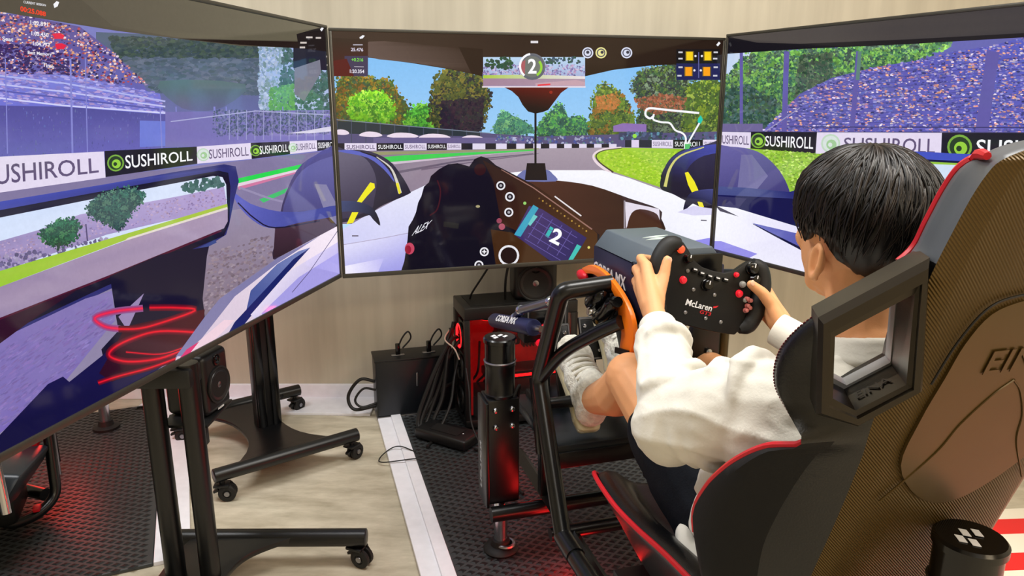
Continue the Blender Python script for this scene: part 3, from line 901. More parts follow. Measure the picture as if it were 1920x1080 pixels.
# track map
S.line([(1226, 217), (1219, 222), (1211, 217), (1211, 208), (1219, 203), (1250, 206), (1311, 212)], 4, (246, 246, 250), 4)
S.line([(1226, 214), (1225, 224), (1240, 229), (1256, 231), (1266, 244), (1280, 250), (1286, 260), (1284, 278), (1290, 272)], 3.5, (246, 246, 250), 4)
S.line([(1313, 228), (1289, 270)], 3.2, (246, 246, 250))
S.poly([(1309, 222), (1314, 216), (1318, 224), (1314, 232), (1308, 229)], (40, 200, 176))
S.poly([(1284, 270), (1296, 270), (1292, 279), (1284, 280)], (90, 190, 110))
S.finish('cockpit view of the racing game with track, trees and displays')
def wall_arm(scr, label=None):
    """steel arm from the back of a screen to the wall behind it"""
    c = scr.P + scr.ex * (scr.W / 2) + scr.ez * (scr.H / 2 - .02) - scr.n * .05
    MB().box(c - scr.n * .012, (.22, .02, .22), (scr.ex, -scr.n, scr.ez), .004).build('vesa_plate', M_TVBACK, scr.t)
    e = Vector((c.x, YW - .002, c.z))
    MB().tube([c - scr.n * .015, c - scr.n * .05, Vector((c.x, c.y + .10, c.z)) - scr.n * .03, e], .022, 10).build('wall_arm', M_BLACK, scr.t)
    MB().box(e - Vector((0, .012, 0)), (.14, .02, .22), bev=.003).build('wall_plate', M_BLACK, scr.t)
wall_arm(S)

# ---------------- left screen
S = Screen('left television showing a wing mirror and grandstand in the racing game', (-0.596 - 1.45 * math.cos(1.368), 2.504 - 1.45 * math.sin(1.368), 0.700), 1.368)
S.soft = 0.5
S.poly([(-420, -60), (660, -60), (660, 900), (-420, 1400)], ((120, 124, 190), (112, 104, 170), (300, 100), (300, 500)))
# trees and stand in the middle distance
S.poly([(180, 60), (640, 80), (640, 300), (180, 300)], ((82, 98, 120), (120, 116, 190), (420, 90), (420, 270)))
S.dabs([(205, 68), (560, 84), (560, 112), (220, 112)], 2200, (1.6, 4.2), [(62, 80, 78), (50, 66, 84), (84, 96, 100), (44, 60, 60), (80, 100, 76)], 1.6, seed=30)
S.poly([(250, 112), (480, 116), (480, 160), (280, 158)], (100, 110, 132))
S.dabs([(230, 108), (490, 112), (490, 176), (290, 172)], 1100, (2, 4.6), [(90, 104, 128), (76, 92, 112), (110, 118, 140), (70, 90, 96)], 2.2, seed=31)
S.poly([(300, 152), (460, 158), (420, 200), (370, 208), (330, 196)], ((86, 112, 116), (98, 100, 140), (380, 158), (380, 206)), 3)
S.poly([(485, 84), (618, 92), (618, 230), (490, 220)], ((150, 176, 222), (180, 190, 226), (500, 90), (560, 220)))
S.dabs([(485, 84), (530, 88), (520, 210), (486, 210)], 500, (1.5, 4), [(180, 196, 236), (120, 150, 190), (96, 130, 120), (206, 216, 244)], seed=32)
S.dabs([(530, 90), (618, 96), (618, 230), (520, 225)], 1100, (1.6, 4.4), [(60, 100, 90), (80, 120, 110), (96, 116, 130), (50, 84, 80)], seed=33)
S.dabs([(505, 165), (550, 158), (552, 208), (505, 208)], 400, (1.4, 3.6), [(96, 160, 100), (110, 180, 90), (80, 140, 100)], seed=34)
S.poly([(550, 84), (618, 92), (618, 132), (550, 128)], (30, 34, 50))
S.poly([(552, 128), (600, 112), (602, 136), (570, 190), (552, 176)], (120, 122, 138))
# grandstand: crowd and structure
S.poly([(-420, 0), (40, 28), (150, 50), (215, 100), (270, 160), (300, 215), (300, 300), (-420, 400)], ((96, 84, 150), (104, 108, 196), (100, 60), (100, 260)))
def crowd(x, y, r):
    return r.choice([(206, 130, 130), (170, 70, 80), (110, 90, 150), (230, 210, 220), (60, 44, 96), (150, 130, 170), (232, 170, 130), (52, 40, 80)])
S.dabs([(-420, -30), (40, 28), (150, 52), (220, 104), (275, 158), (200, 160), (100, 142), (-420, 120)], 4200, (1.1, 2.6), crowd, 1.4, seed=35)
S.dabs([(-420, 75), (60, 84), (150, 110), (140, 146), (-420, 130)], 1300, (1.2, 3), [(60, 40, 96), (76, 50, 110), (50, 36, 84)], 1.8, seed=36)
S.poly([(-420, 132), (120, 140), (300, 176), (310, 226), (120, 200), (-420, 196)], ((126, 128, 214), (110, 112, 206), (100, 140), (100, 200)))
S.dabs([(-420, 128), (110, 136), (290, 172), (310, 214), (120, 196), (-420, 190)], 1600, (1, 2.4), [(150, 150, 226), (110, 104, 190), (190, 186, 240), (90, 84, 170), (200, 160, 200)], 3.0, 0.12, seed=37)
for (y0, y1, c) in ((142, 190, (176, 180, 236)), (158, 200, (190, 190, 240)), (184, 212, (206, 206, 246)), (170, 206, (90, 90, 170))):
    S.line([(-420, y0 - 40), (0, y0), (120, y0 + 14), (310, y1)], 3, c)
S.poly([(-420, 190), (120, 200), (300, 214), (470, 216), (470, 290), (-420, 400)], ((82, 78, 150), (112, 108, 190), (150, 200), (150, 290)))
S.dabs([(-420, 196), (130, 204), (470, 224), (470, 280), (-420, 380)], 1500, (1.2, 3.4), [(96, 90, 170), (84, 84, 150), (120, 110, 180), (104, 120, 200), (76, 70, 130), (100, 110, 150)], 0.35, seed=38)
S.poly([(262, 226), (345, 228), (345, 272), (262, 276)], (110, 122, 210))
for x in (10, 132, 160, 300, 330, 402, 424, 530):
    S.line([(x, 110 if x < 200 else 200), (x + 4, 288)], 3.5 if x in (132, 402) else 2, (132, 132, 206))
S.poly([(310, 210), (640, 206), (640, 270), (310, 276)], ((118, 110, 176), (130, 124, 190), (320, 210), (600, 270)))
S.dabs([(400, 206), (625, 210), (625, 250), (400, 256)], 1300, (1.2, 3), [(62, 70, 110), (90, 90, 140), (150, 146, 190), (110, 110, 160), (60, 80, 80)], 0.9, seed=39)
for k in range(12):
    S.line([(430 + k * 16, 206), (430 + k * 16, 262)], 1.3, (160, 160, 206))
S.line([(320, 228), (480, 208), (625, 216)], 2, (170, 170, 214))
S.poly([(540, 250), (580, 244), (625, 236), (625, 246), (580, 250)], (214, 210, 230))
# floor of the picture: run-off and track
S.poly([(-420, 420), (200, 330), (640, 280), (640, 640), (-420, 1100)], ((126, 116, 156), (146, 136, 166), (400, 300), (420, 560)))
S.board([(-42, 367), (198, 333), (195, 284), (-45, 296)], False, True, False)
S.board([(198, 332), (370, 307), (369, 275), (196, 283)], True)
S.board([(370, 307), (472, 298), (470, 268), (369, 275)], False)
S.board([(472, 298), (544, 289), (543, 265), (470, 268)], True)
S.board([(544, 289), (595, 283), (594, 263), (543, 265)], False)
S.board([(595, 283), (632, 279), (632, 262), (594, 263)], True, True, False)
S.rect(-420, 250, -44, 420, (40, 36, 50))
S.poly([(440, 336), (574, 306), (568, 316), (445, 344)], (40, 214, 80))
S.poly([(445, 344), (568, 315), (560, 322), (446, 352)], (226, 206, 222))
S.poly([(446, 350), (560, 321), (556, 325), (448, 356)], (206, 120, 160))
S.poly([(486, 374), (540, 352), (534, 362), (494, 380)], (70, 190, 110))
S.line([(450, 352), (530, 378), (625, 382)], 4, (150, 140, 176), 4)
S.poly([(400, 400), (460, 390), (520, 420), (512, 500), (420, 590), (378, 600), (384, 480)], ((150, 138, 164), (128, 112, 128), (440, 400), (440, 580)))
S.dabs([(392, 470), (510, 440), (512, 500), (420, 590), (382, 594)], 420, (1.5, 3.2), [(170, 156, 170), (118, 100, 120), (100, 86, 100), (150, 130, 140)], 1.5, -0.4, seed=40)
# front wheel seen through its fairing
S.poly([(520, 440), (530, 380), (556, 320), (590, 292), (640, 282), (640, 450), (560, 480), (512, 486)], ((84, 80, 140), (50, 38, 60), (580, 300), (560, 460)), 3)
S.poly([(530, 400), (548, 346), (580, 310), (640, 296), (640, 380), (560, 396)], ((100, 98, 160), (78, 74, 130), (580, 320), (590, 390)), 3)
S.poly([(516, 425), (590, 412), (640, 396), (640, 440), (560, 470), (512, 484)], ((70, 44, 60), (46, 28, 40), (560, 420), (560, 470)))
S.poly([(590, 345), (612, 346), (640, 400), (640, 430), (610, 400)], (132, 128, 166))
S.poly([(436, 360), (470, 382), (520, 396), (570, 396), (640, 384), (640, 402), (560, 418), (516, 428), (484, 420), (452, 392)], ((96, 100, 190), (66, 72, 150), (460, 370), (560, 420)), 3)
S.line([(446, 380), (478, 410), (516, 427), (600, 414)], 2.5, (24, 20, 50), 4)
# wing mirror
S.poly([(-420, 470), (0, 378), (200, 345), (330, 322), (420, 308), (442, 312), (448, 340), (440, 370), (430, 420), (424, 440), (400, 455), (200, 545), (0, 640), (-420, 860)], ((74, 82, 176), (44, 44, 110), (200, 340), (220, 380)))
S.poly([(-420, 492), (0, 394), (200, 357), (330, 334), (410, 320), (428, 324), (432, 350), (430, 420), (420, 442), (200, 536), (0, 630), (-420, 850)], (16, 12, 40))
mir = [(-420, 520), (0, 408), (200, 368), (400, 330), (417, 332), (424, 346), (427, 415), (420, 428), (200, 518), (0, 596), (-420, 800)]
S.poly(mir, ((206, 220, 246), (214, 224, 246), (0, 420), (300, 360)))
S.poly([(-420, 560), (0, 452), (70, 432), (150, 402), (270, 380), (345, 366), (420, 350), (426, 388), (200, 440), (0, 510), (-420, 660)], ((176, 158, 206), (150, 136, 184), (200, 400), (200, 450)))
S.dabs([(-420, 560), (0, 455), (150, 412), (345, 368), (420, 352), (425, 382), (200, 436), (0, 500), (-420, 650)], 1500, (.9, 2.1), [(150, 130, 180), (190, 166, 206), (120, 104, 160), (206, 180, 206), (170, 140, 160)], 1.4, -0.25, seed=41)
S.dabs([(0, 480), (80, 470), (200, 445), (200, 460), (80, 490), (0, 505)], 130, (2, 5), [(90, 80, 130), (70, 66, 104), (210, 196, 226)], seed=42)
S.tree([(72, 440), (90, 424), (118, 410), (148, 418), (146, 440), (132, 456), (104, 462), (84, 452)], (38, 90, 66), [(50, 110, 80), (34, 76, 60), (70, 130, 84)], 110, (3, 6), 43)
S.tree([(162, 392), (180, 372), (210, 358), (250, 352), (272, 364), (262, 384), (238, 410), (226, 430), (200, 420), (172, 408)], (46, 84, 78), [(56, 104, 90), (40, 72, 72), (80, 120, 100)], 170, (3, 6), 44)
S.dabs([(342, 346), (412, 330), (420, 348), (345, 362)], 70, (3, 6), [(70, 110, 100), (90, 120, 120), (56, 90, 90)], seed=45)
S.line([(112, 455), (108, 470)], 5, (44, 70, 60)); S.line([(161, 420), (164, 452)], 2.5, (80, 70, 110))
S.poly([(-420, 640), (0, 508), (190, 452), (426, 382), (427, 390), (230, 452), (0, 538), (-420, 690)], ((150, 196, 50), (170, 196, 70), (0, 520), (300, 420)))
S.poly([(240, 446), (426, 388), (427, 392), (230, 454)], (226, 216, 206))
S.poly([(-420, 690), (0, 538), (230, 453), (427, 392), (427, 415), (420, 428), (200, 518), (0, 596), (-420, 800)], ((168, 148, 176), (150, 132, 166), (200, 460), (100, 560)))
S.line([(-420, 800), (0, 598), (200, 520), (415, 432)], 4, (76, 10, 44))
S.line([(300, 500), (360, 474), (405, 452)], 6, (58, 70, 132), 4)
# mirror stalk and sidepod
S.poly([(-420, 850), (0, 636), (160, 560), (210, 545), (216, 600), (110, 730), (0, 812), (-420, 1100)], ((132, 118, 176), (118, 100, 180), (100, 600), (60, 760)))
S.dabs([(-420, 870), (0, 655), (200, 560), (214, 600), (110, 725), (0, 805), (-420, 1090)], 2600, (.8, 2.2), [(126, 110, 174), (140, 126, 186), (112, 102, 168), (122, 100, 166), (138, 112, 176)], 5.0, -0.62, seed=46)
S.poly([(-420, 850), (0, 600), (110, 556), (150, 540), (60, 600), (0, 644), (-420, 900)], (44, 8, 36))
S.poly([(206, 518), (300, 478), (392, 462), (388, 480), (380, 560), (384, 594), (330, 660), (200, 700), (190, 655), (222, 620), (218, 596)], (14, 10, 42))
S.poly([(222, 594), (270, 550), (242, 612), (234, 612)], (150, 132, 176))
S.poly([(-420, 1160), (0, 815), (90, 720), (118, 706), (130, 716), (200, 660), (240, 620), (384, 594), (372, 640), (300, 690), (150, 790), (0, 860), (-420, 1200)], ((18, 14, 70), (10, 8, 56), (100, 740), (60, 820)))
S.poly([(236, 612), (384, 580), (380, 612), (330, 666), (210, 716), (186, 700)], ((70, 4, 26), (40, 2, 30), (300, 590), (250, 700)))
def glow(pts, wd, c=(236, 16, 44)):
    S.line(pts, wd * 4.2, (86, 4, 34), 5); S.line(pts, wd * 2.8, (112, 4, 34), 5); S.line(pts, wd * 1.7, (160, 6, 38), 5); S.line(pts, wd, (206, 10, 40), 5); S.line(pts, wd * .5, c, 5)
def glow2(pts, wd):
    for k_, c_ in ((5, (140, 84, 140)), (3.4, (166, 60, 116)), (2, (200, 40, 90)), (1, (236, 40, 80))): S.line(pts, wd * k_, c_, 5)
glow2([(268, 578), (215, 584), (178, 596), (196, 612), (226, 617)], 2.6)
glow([(222, 617), (260, 616), (300, 606), (366, 582), (330, 577), (280, 577)], 3)
glow([(384, 624), (300, 621), (250, 634), (214, 652), (206, 668), (240, 678), (300, 672), (350, 652)], 3.2)
glow([(184, 718), (220, 706), (280, 690), (330, 672)], 2.4)
glow([(236, 660), (300, 664), (350, 650)], 1.4)
# white nose with stripes sweeping to the corner
S.poly([(330, 672), (384, 594), (410, 570), (520, 484), (640, 420), (640, 540), (520, 590), (400, 640), (320, 700)], ((214, 196, 216), (240, 226, 236), (400, 620), (600, 460)))
S.poly([(384, 594), (412, 560), (520, 484), (600, 442), (520, 494), (440, 556), (352, 668), (330, 668)], (126, 122, 166))
S.poly([(470, 545), (520, 495), (560, 471), (582, 464), (556, 490), (500, 552), (460, 590)], ((120, 132, 186), (70, 84, 150), (560, 476), (480, 560)))
S.poly([(582, 464), (560, 488), (505, 550), (455, 612), (425, 630), (440, 604), (500, 540), (550, 486)], (22, 32, 100))
S.poly([(470, 590), (540, 510), (640, 450), (640, 540), (480, 600)], ((224, 214, 238), (150, 140, 220), (560, 500), (600, 540)))
S.poly([(490, 588), (560, 520), (640, 470), (640, 540), (500, 596)], (164, 156, 226))
S.line([(548, 548), (580, 510), (635, 430)], 1.2, (90, 80, 120))
S.poly([(320, 700), (372, 640), (420, 600), (440, 600), (400, 640), (330, 690)], (236, 206, 220))
S.poly([(310, 706), (350, 655), (374, 640), (350, 670), (330, 690)], (214, 40, 110))
# dark edge above the stand, room reflection painted in as olive grey, and displays
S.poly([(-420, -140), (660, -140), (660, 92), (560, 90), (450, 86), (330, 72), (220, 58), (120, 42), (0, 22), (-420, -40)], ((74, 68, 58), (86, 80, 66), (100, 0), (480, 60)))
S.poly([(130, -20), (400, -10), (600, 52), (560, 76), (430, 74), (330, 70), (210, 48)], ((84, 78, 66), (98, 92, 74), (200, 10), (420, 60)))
S.poly([(330, 72), (430, 75), (560, 78), (640, 50), (640, 92), (550, 90), (450, 84)], (28, 16, 12))
S.poly([(556, 64), (640, 40), (640, 100), (560, 90)], (24, 18, 20))
S.text('CURRENT SESSION', [(44, 6), (86, 12), (86, 8), (44, 1)], (226, 226, 230), 0.02)
S.text('00:25.088', [(38, 21), (86, 31), (86, 22), (38, 11)], (240, 60, 30), 0.03)
for (t_, x0, x1, y) in (('1:02.891', 57, 90, 48), ('1:03.450', 59, 91, 68), ('1:04.777', 62, 94, 87), ('Best Memory', 52, 97, 105), ('Time', 80, 101, 127), ('Best Seat', -20, 25, 76)):
    S.text(t_, [(x0, y - 2), (x1, y + 2), (x1, y - 6), (x0, y - 10)], (236, 232, 240), 0.02)
S.poly([(98, 63), (112, 62), (121, 66), (118, 73), (102, 73)], (226, 36, 70)); S.poly([(103, 82), (116, 81), (125, 85), (120, 92), (106, 92)], (226, 36, 70))
S.poly([(100, 8), (106, 2), (111, 4), (108, 12), (102, 15)], (240, 240, 244))
S.poly([(600, 55), (604, 51), (607, 53), (603, 59)], (240, 240, 244))
for (x, y, w_) in ((580, 70, 12), (597, 71, 10), (569, 80, 12), (567, 89, 10), (616, 106, 8), (616, 122, 6)):
    S.rect(x - w_ / 2, y - 1.6, x + w_ / 2, y + 1.6, (206, 196, 190))
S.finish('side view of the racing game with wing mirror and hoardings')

# ---------------- right screen
S = Screen('right television showing trees and a packed grandstand in the racing game', (0.804, 2.913, 0.706), -1.1081)
S.poly([(1300, -60), (2300, -60), (2300, 700), (1300, 700)], ((110, 110, 190), (100, 100, 170), (1400, 100), (1900, 300)))
S.poly([(1340, 90), (1420, 96), (1410, 160), (1340, 160)], (196, 214, 240))
S.tree([(1345, 170), (1370, 140), (1400, 108), (1450, 96), (1560, 88), (1700, 76), (1780, 80), (1700, 116), (1600, 140), (1520, 170), (1470, 240), (1345, 246)], (76, 124, 74), [(110, 164, 76), (84, 136, 84), (60, 100, 80), (130, 180, 90), (96, 130, 100), (70, 90, 80)], 900, (4, 10), 50)
S.dabs([(1345, 170), (1400, 160), (1460, 190), (1440, 246), (1345, 246)], 1000, (1.6, 4.4), [(56, 90, 84), (48, 76, 70), (80, 104, 104), (64, 96, 70)], seed=51)
S.dabs([(1500, 105), (1560, 100), (1560, 160), (1510, 190), (1490, 180)], 600, (1.6, 4.4), [(70, 84, 70), (50, 80, 60), (90, 110, 84)], seed=52)
st = [(1425, 250), (1500, 176), (1560, 146), (1640, 126), (1740, 110), (1790, 96), (1850, 88), (1920, 70), (2300, 20), (2300, 262), (1425, 250)]
S.poly(st[:-1], ((100, 92, 170), (88, 92, 190), (1500, 200), (1900, 200)))
def stand_crowd(x, y, r):
    t = noise.noise(Vector((x * .05, y * .16, 3)))
    if r.random() < .30 + .35 * t: return r.choice([(224, 150, 140), (206, 190, 226), (196, 140, 160), (232, 214, 224), (236, 170, 130)])
    return r.choice([(110, 104, 190), (84, 80, 156), (140, 130, 196), (64, 62, 122), (124, 116, 190), (90, 100, 176), (150, 150, 206), (74, 70, 140)])
S.dabs(st[:-1], 9000, (.9, 2.1), stand_crowd, 2.0, seed=53)
for k in range(13):
    S.line([(1500 - k * 4, 176 + k * 6), (1640, 140 + k * 9), (2300, 60 + k * 15)], .9, (74, 72, 140))
for (x0, x1, w_) in ((1610, 1597, 9), (1475, 1470, 10), (1862, 1840, 24), (1390, 1390, 6)):
    S.line([(x0, 96), (x1, 250)], w_, (98, 90, 164))
S.line([(1612, 96), (1608, 150)], 7, (96, 130, 120))
S.line([(1430, 250), (1500, 202)], 2, (150, 146, 190))
S.rect(1350, 232, 1430, 250, (110, 100, 150))
S.line([(1480, 238), (2300, 240)], 2, (60, 56, 110)); S.line([(1345, 248), (2300, 250)], 3, (70, 66, 110))
S.board([(1345, 275), (1407, 279), (1408, 248), (1345, 247)], False, True, False)
S.board([(1407, 279), (1530, 289), (1532, 248), (1408, 247)], True)
S.board([(1529, 289), (1764, 300), (1766, 249), (1532, 248)], False)
S.board([(1764, 300), (2060, 318), (2066, 250), (1766, 249)], True)
S.poly([(1400, 278), (1530, 288), (1760, 298), (2300, 318), (2300, 600), (1400, 600)], (150, 196, 60))
S.dabs([(1430, 280), (1600, 292), (1600, 370), (1500, 372)], 1500, (.9, 2.4), [(166, 206, 70), (140, 184, 60), (190, 220, 110), (130, 176, 60)], 1.6, seed=54)
# wheel, suspension and mirror
S.poly([(1320, 282), (1370, 275), (1420, 284), (1455, 312), (1476, 346), (1484, 380), (1480, 420), (1320, 420)], ((104, 98, 160), (56, 52, 110), (1390, 280), (1420, 400)), 4)
S.poly([(1390, 290), (1410, 290), (1440, 330), (1400, 378), (1380, 380)], (116, 112, 160))
S.poly([(1320, 348), (1400, 352), (1480, 360), (1505, 352), (1560, 360), (1560, 440), (1320, 400)], ((76, 84, 140), (34, 38, 110), (1420, 350), (1430, 380)))
S.poly([(1320, 364), (1480, 372), (1560, 380), (1560, 460), (1320, 400)], ((24, 24, 84), (16, 18, 70), (1400, 370), (1440, 420)))
S.poly([(1320, 366), (1400, 372), (1380, 396), (1320, 386)], (52, 50, 96))
S.poly([(1340, 386), (1380, 390), (1505, 428), (2300, 640), (2300, 760), (1330, 500), (1330, 390)], ((246, 246, 252), (226, 222, 250), (1400, 400), (1480, 480)))
S.poly([(1340, 384), (1385, 406), (1350, 396)], (70, 66, 80))
S.poly([(1410, 418), (1505, 440), (1505, 462), (1490, 462)], ((120, 124, 200), (84, 86, 170), (1420, 420), (1500, 460)))
S.line([(1412, 420), (1450, 440), (1505, 468)], (1, 5), (14, 16, 60))
S.poly([(1338, 452), (1352, 452), (1420, 476), (1400, 486), (1338, 480)], (150, 144, 230))
S.poly([(1560, 300), (2300, 330), (2300, 420), (1600, 400)], ((214, 228, 244), (196, 214, 240), (1600, 300), (1800, 330)))
S.poly([(1580, 292), (1590, 284), (1640, 281), (1760, 286), (1840, 290), (2300, 306), (2300, 322), (1840, 304), (1700, 298), (1600, 294)], (66, 82, 190), 2)
S.line([(1590, 295), (1700, 299), (1840, 306), (2300, 324)], 4, (16, 20, 60))
# dark edge on top
S.poly([(1300, -80), (2300, -140), (2300, 40), (1920, 70), (1700, 83), (1500, 92), (1362, 101), (1300, 101)], (18, 16, 24))
S.poly([(1366, 68), (1500, 46), (1850, 0), (2300, -120), (2300, 20), (1920, 62), (1700, 74), (1500, 82), (1420, 80), (1380, 72)], ((72, 66, 64), (58, 54, 58), (1500, 50), (1900, 40)))
S.finish('side view of the racing game with grandstand crowd and hoardings')
wall_arm(S)
# ------------------------------------------------------------------ television stands on castors
def caster(parent, p, ang):
    """swivel castor under point p (top of its stem), resting on the floor"""
    p = Vector(p)
    dx = Vector((math.cos(ang), math.sin(ang), 0)); dy = Vector((-dx.y, dx.x, 0))
    R = 0.029
    c = Vector((p.x, p.y, R)) + dx * 0.016
    o = MB().cyl((p.x, p.y, 0.05), (p.x, p.y, p.z), 0.009, seg=10).box((p.x, p.y, 0.058) , (0.05, 0.042, 0.008), (dx, dy, EZ), 0.002)
    for sg in (-1, 1):
        o.prism([c + dy * sg * 0.011 + dx * a + EZ * b for a, b in ((-0.03, 0.03), (0.012, 0.032), (0.026, 0.012), (0.006, -0.008), (-0.012, 0.0))], dy * sg * 0.004)
    h = o.build('caster', M_DARK, parent)
    for sg in (-1, 1):
        w_ = MB().lathe(c + dy * sg * 0.003, dy * sg, [(0, R * 0.8), (0.002, R), (0.012, R), (0.015, R * 0.86), (0.0152, R * 0.5), (0.012, R * 0.42), (0.0125, 0.001)], 20).build('wheel', M_RUB, h)
        MB().lathe(c + dy * sg * 0.0155, dy * sg, [(0, R * 0.34), (0.004, R * 0.3), (0.005, 0.001)], 14).build('hub_cap', M_STEEL, h)
    MB().prism([c + dx * a + EZ * b - dy * 0.008 for a, b in ((-0.03, 0.016), (-0.046, 0.008), (-0.044, 0.0), (-0.026, 0.006))], dy * 0.016, 0.001).build('brake_lever', M_DARK, h)

def oval_tube(mb, a, b, r=0.024):
    mb.tube([a, Vector(a).lerp(Vector(b), 0.004), Vector(a).lerp(Vector(b), 0.996), b], [r * 0.85, r, r, r * 0.85], 18)

# stand whose column rises behind the corner of the two screens
hd = math.radians(37.7)
e1 = Vector((math.cos(hd), math.sin(hd), 0)); e2 = Vector((-e1.y, e1.x, 0))
c0 = Vector((-0.948, 2.588, 0))
st = thing('tv_stand', 'black wheeled TV stand with a single column in front of the wall', 'tv stand', c0)
for sg, nm in ((-1, 'base_tube'), (1, 'base_tube')):
    mb = MB(); oval_tube(mb, c0 + e2 * sg * 0.275 - e1 * 0.26 + EZ * 0.095, c0 + e2 * sg * 0.275 + e1 * 0.26 + EZ * 0.095)
    mb.build(nm, M_BLACK, st)
pl = []
for t in range(13):
    a = -1 + 2 * t / 12
    pl.append(c0 + e2 * (a * 0.275) + e1 * (0.075 + 0.13 * abs(a) ** 2.6) + EZ * 0.088)
for t in range(13):
    a = 1 - 2 * t / 12
    pl.append(c0 + e2 * (a * 0.275) - e1 * (0.075 + 0.13 * abs(a) ** 2.6) + EZ * 0.088)
MB().prism(pl, (0, 0, 0.014), 0.002).build('base_plate', M_BLACK, st)
cc = c0 + e2 * 0.01 + e1 * 0.028 + EZ * 0.60
col = MB().box(cc - e1 * 0.0, (0.092, 0.052, 1.05), (e1, e2, EZ), 0.006)
col.build('column', M_BLACK, st)
for sg in (-1, 1):
    MB().box(cc - e2 * 0.029 + e1 * sg * 0.026, (0.03, 0.01, 1.03), (e1, e2, EZ), 0.003).build('column_rail', M_GLOSSB, st)
MB().box(cc + EZ * 0.42 - e2 * 0.05, (0.30, 0.03, 0.10), (e1, e2, EZ), 0.005).build('mount_bar', M_BLACK, st)
for s1 in (-1, 1):
    for s2, an in ((-1, -0.5), (1, 0.4)):
        caster(st, c0 + e2 * s1 * 0.275 + e1 * s2 * 0.235 + EZ * 0.085, hd + an)

# stand with two round poles, nearest the viewer
c1 = Vector((-0.828, 1.668, 0))
sb = thing('tv_stand', 'black wheeled TV stand with two round poles carrying the left screen', 'tv stand', c1)
for x in (-0.045, 0.045):
    p = c1 + Vector((x, 0.012, 0))
    MB().tube([p + EZ * 0.094, p + EZ * 0.40, p + EZ * 0.686], 0.0255, 20).build('pole', M_BLACK, sb)
mb = MB(); oval_tube(mb, Vector((-0.955, 1.868, 0.088)), Vector((-0.415, 1.872, 0.088)), 0.025); mb.build('base_tube', M_BLACK, sb)
mb = MB(); oval_tube(mb, Vector((-1.18, 1.46, 0.088)), Vector((-0.64, 1.46, 0.088)), 0.025); mb.build('base_tube', M_BLACK, sb)
rim = curve_pts([(-0.56, 1.872, .084), (-0.64, 1.84, .084), (-0.72, 1.77, .084), (-0.745, 1.68, .084), (-0.74, 1.56, .084), (-0.70, 1.46, .084)], 5) + curve_pts([(-1.06, 1.46, .084), (-0.97, 1.52, .084), (-0.925, 1.62, .084), (-0.92, 1.72, .084), (-0.915, 1.80, .084), (-0.90, 1.87, .084)], 5)
MB().prism(rim, (0, 0, 0.016), 0.002).build('base_plate', M_BLACK, sb)
MB().box(c1 + Vector((-0.01, 0.012, 0.655)), (0.15, 0.07, 0.05), bev=0.008).build('pole_clamp', M_DARK, sb)
MB().box(c1 + Vector((-0.075, 0.02, 0.90)), (0.02, 0.12, 0.52), bev=0.004).build('mount_plate', M_DARK, sb)
for k, (x, y) in enumerate(((-0.085, 0.03), (-0.085, -0.02))):
    MB().cyl(c1 + Vector((x, y, 0.655)), c1 + Vector((x - 0.016, y, 0.655)), 0.010, seg=12, bev=0.002).build('clamp_knob', M_CHROME, sb)
MB().box(c1 + Vector((0.006, 0.125, 0.506)), (0.12, 0.17, 0.008), bev=0.002).build('speaker_shelf', M_DARK, sb)
MB().box(c1 + Vector((0.045, 0.045, 0.48)), (0.03, 0.03, 0.05), bev=0.003).build('shelf_bracket', M_DARK, sb)
for (x, y, an) in ((-0.92, 1.868, 0.5), (-0.445, 1.872, -0.4), (-1.15, 1.46, 0.2), (-0.67, 1.46, 2.2)):
    caster(sb, (x, y, 0.08), an)

# ------------------------------------------------------------------ loudspeakers
M_CONE = mat('speaker cone', (30, 30, 33), 0.35, var=0.1)
M_SPK = mat('black speaker cabinet', (12, 10, 13), 0.4, var=0.1, vscale=60)
def speaker(label, loc, rz, size=(0.125, 0.13, 0.18)):
    """front face looks along local -y"""
    t = thing('loudspeaker', label, 'speaker', loc, rz, 'desk loudspeakers')
    W, D, H = size
    MB().box((0, 0, H / 2), size, bev=0.018, seg=4).build('cabinet', M_SPK, t, local=True)
    f = -D / 2
    c = (0, f, H * 0.44)
    MB().lathe(c, (0, -1, 0), [(0, W * .43), (0.004, W * .43), (0.005, W * .40), (0.003, W * .385)], 32).build('surround', M_RUB, t, local=True)
    w_ = MB().lathe(c, (0, -1, 0), [(0.0005, W * .38), (0.0045, W * .36), (0.004, W * .31), (-0.008, W * .14)], 32).build('woofer_cone', M_CONE, t, local=True)
    MB().lathe(c, (0, -1, 0), [(-0.008, W * .16), (-0.002, W * .14), (0.003, W * .07), (0.004, 0.001)], 24).build('dust_cap', M_STEEL, w_, local=True)
    MB().lathe((0, f, H * .85), (0, -1, 0), [(0, W * .13), (0.003, W * .13), (0.003, W * .09), (0.001, W * .06), (0.004, 0.001)], 20).build('tweeter', M_GLOSSB, t, local=True)
    b = MB(); decal_text(b, 'AUDIO', (-W * .12, f - 0.0004, H * .045), (W * .24, 0, 0), (0, 0, H * .03), 0.01)
    b.build('badge', M_WHITE, t, sm=0, local=True)
    return t
speaker('black loudspeaker hanging below the left television beside the round poles', (-0.822, 1.812, 0.510), math.radians(80), (0.115, 0.12, 0.165))
speaker('black loudspeaker standing on top of the computer tower', G(0.035, 2.19, 0.527), RIG_A - 0.15, (0.175, 0.14, 0.155))

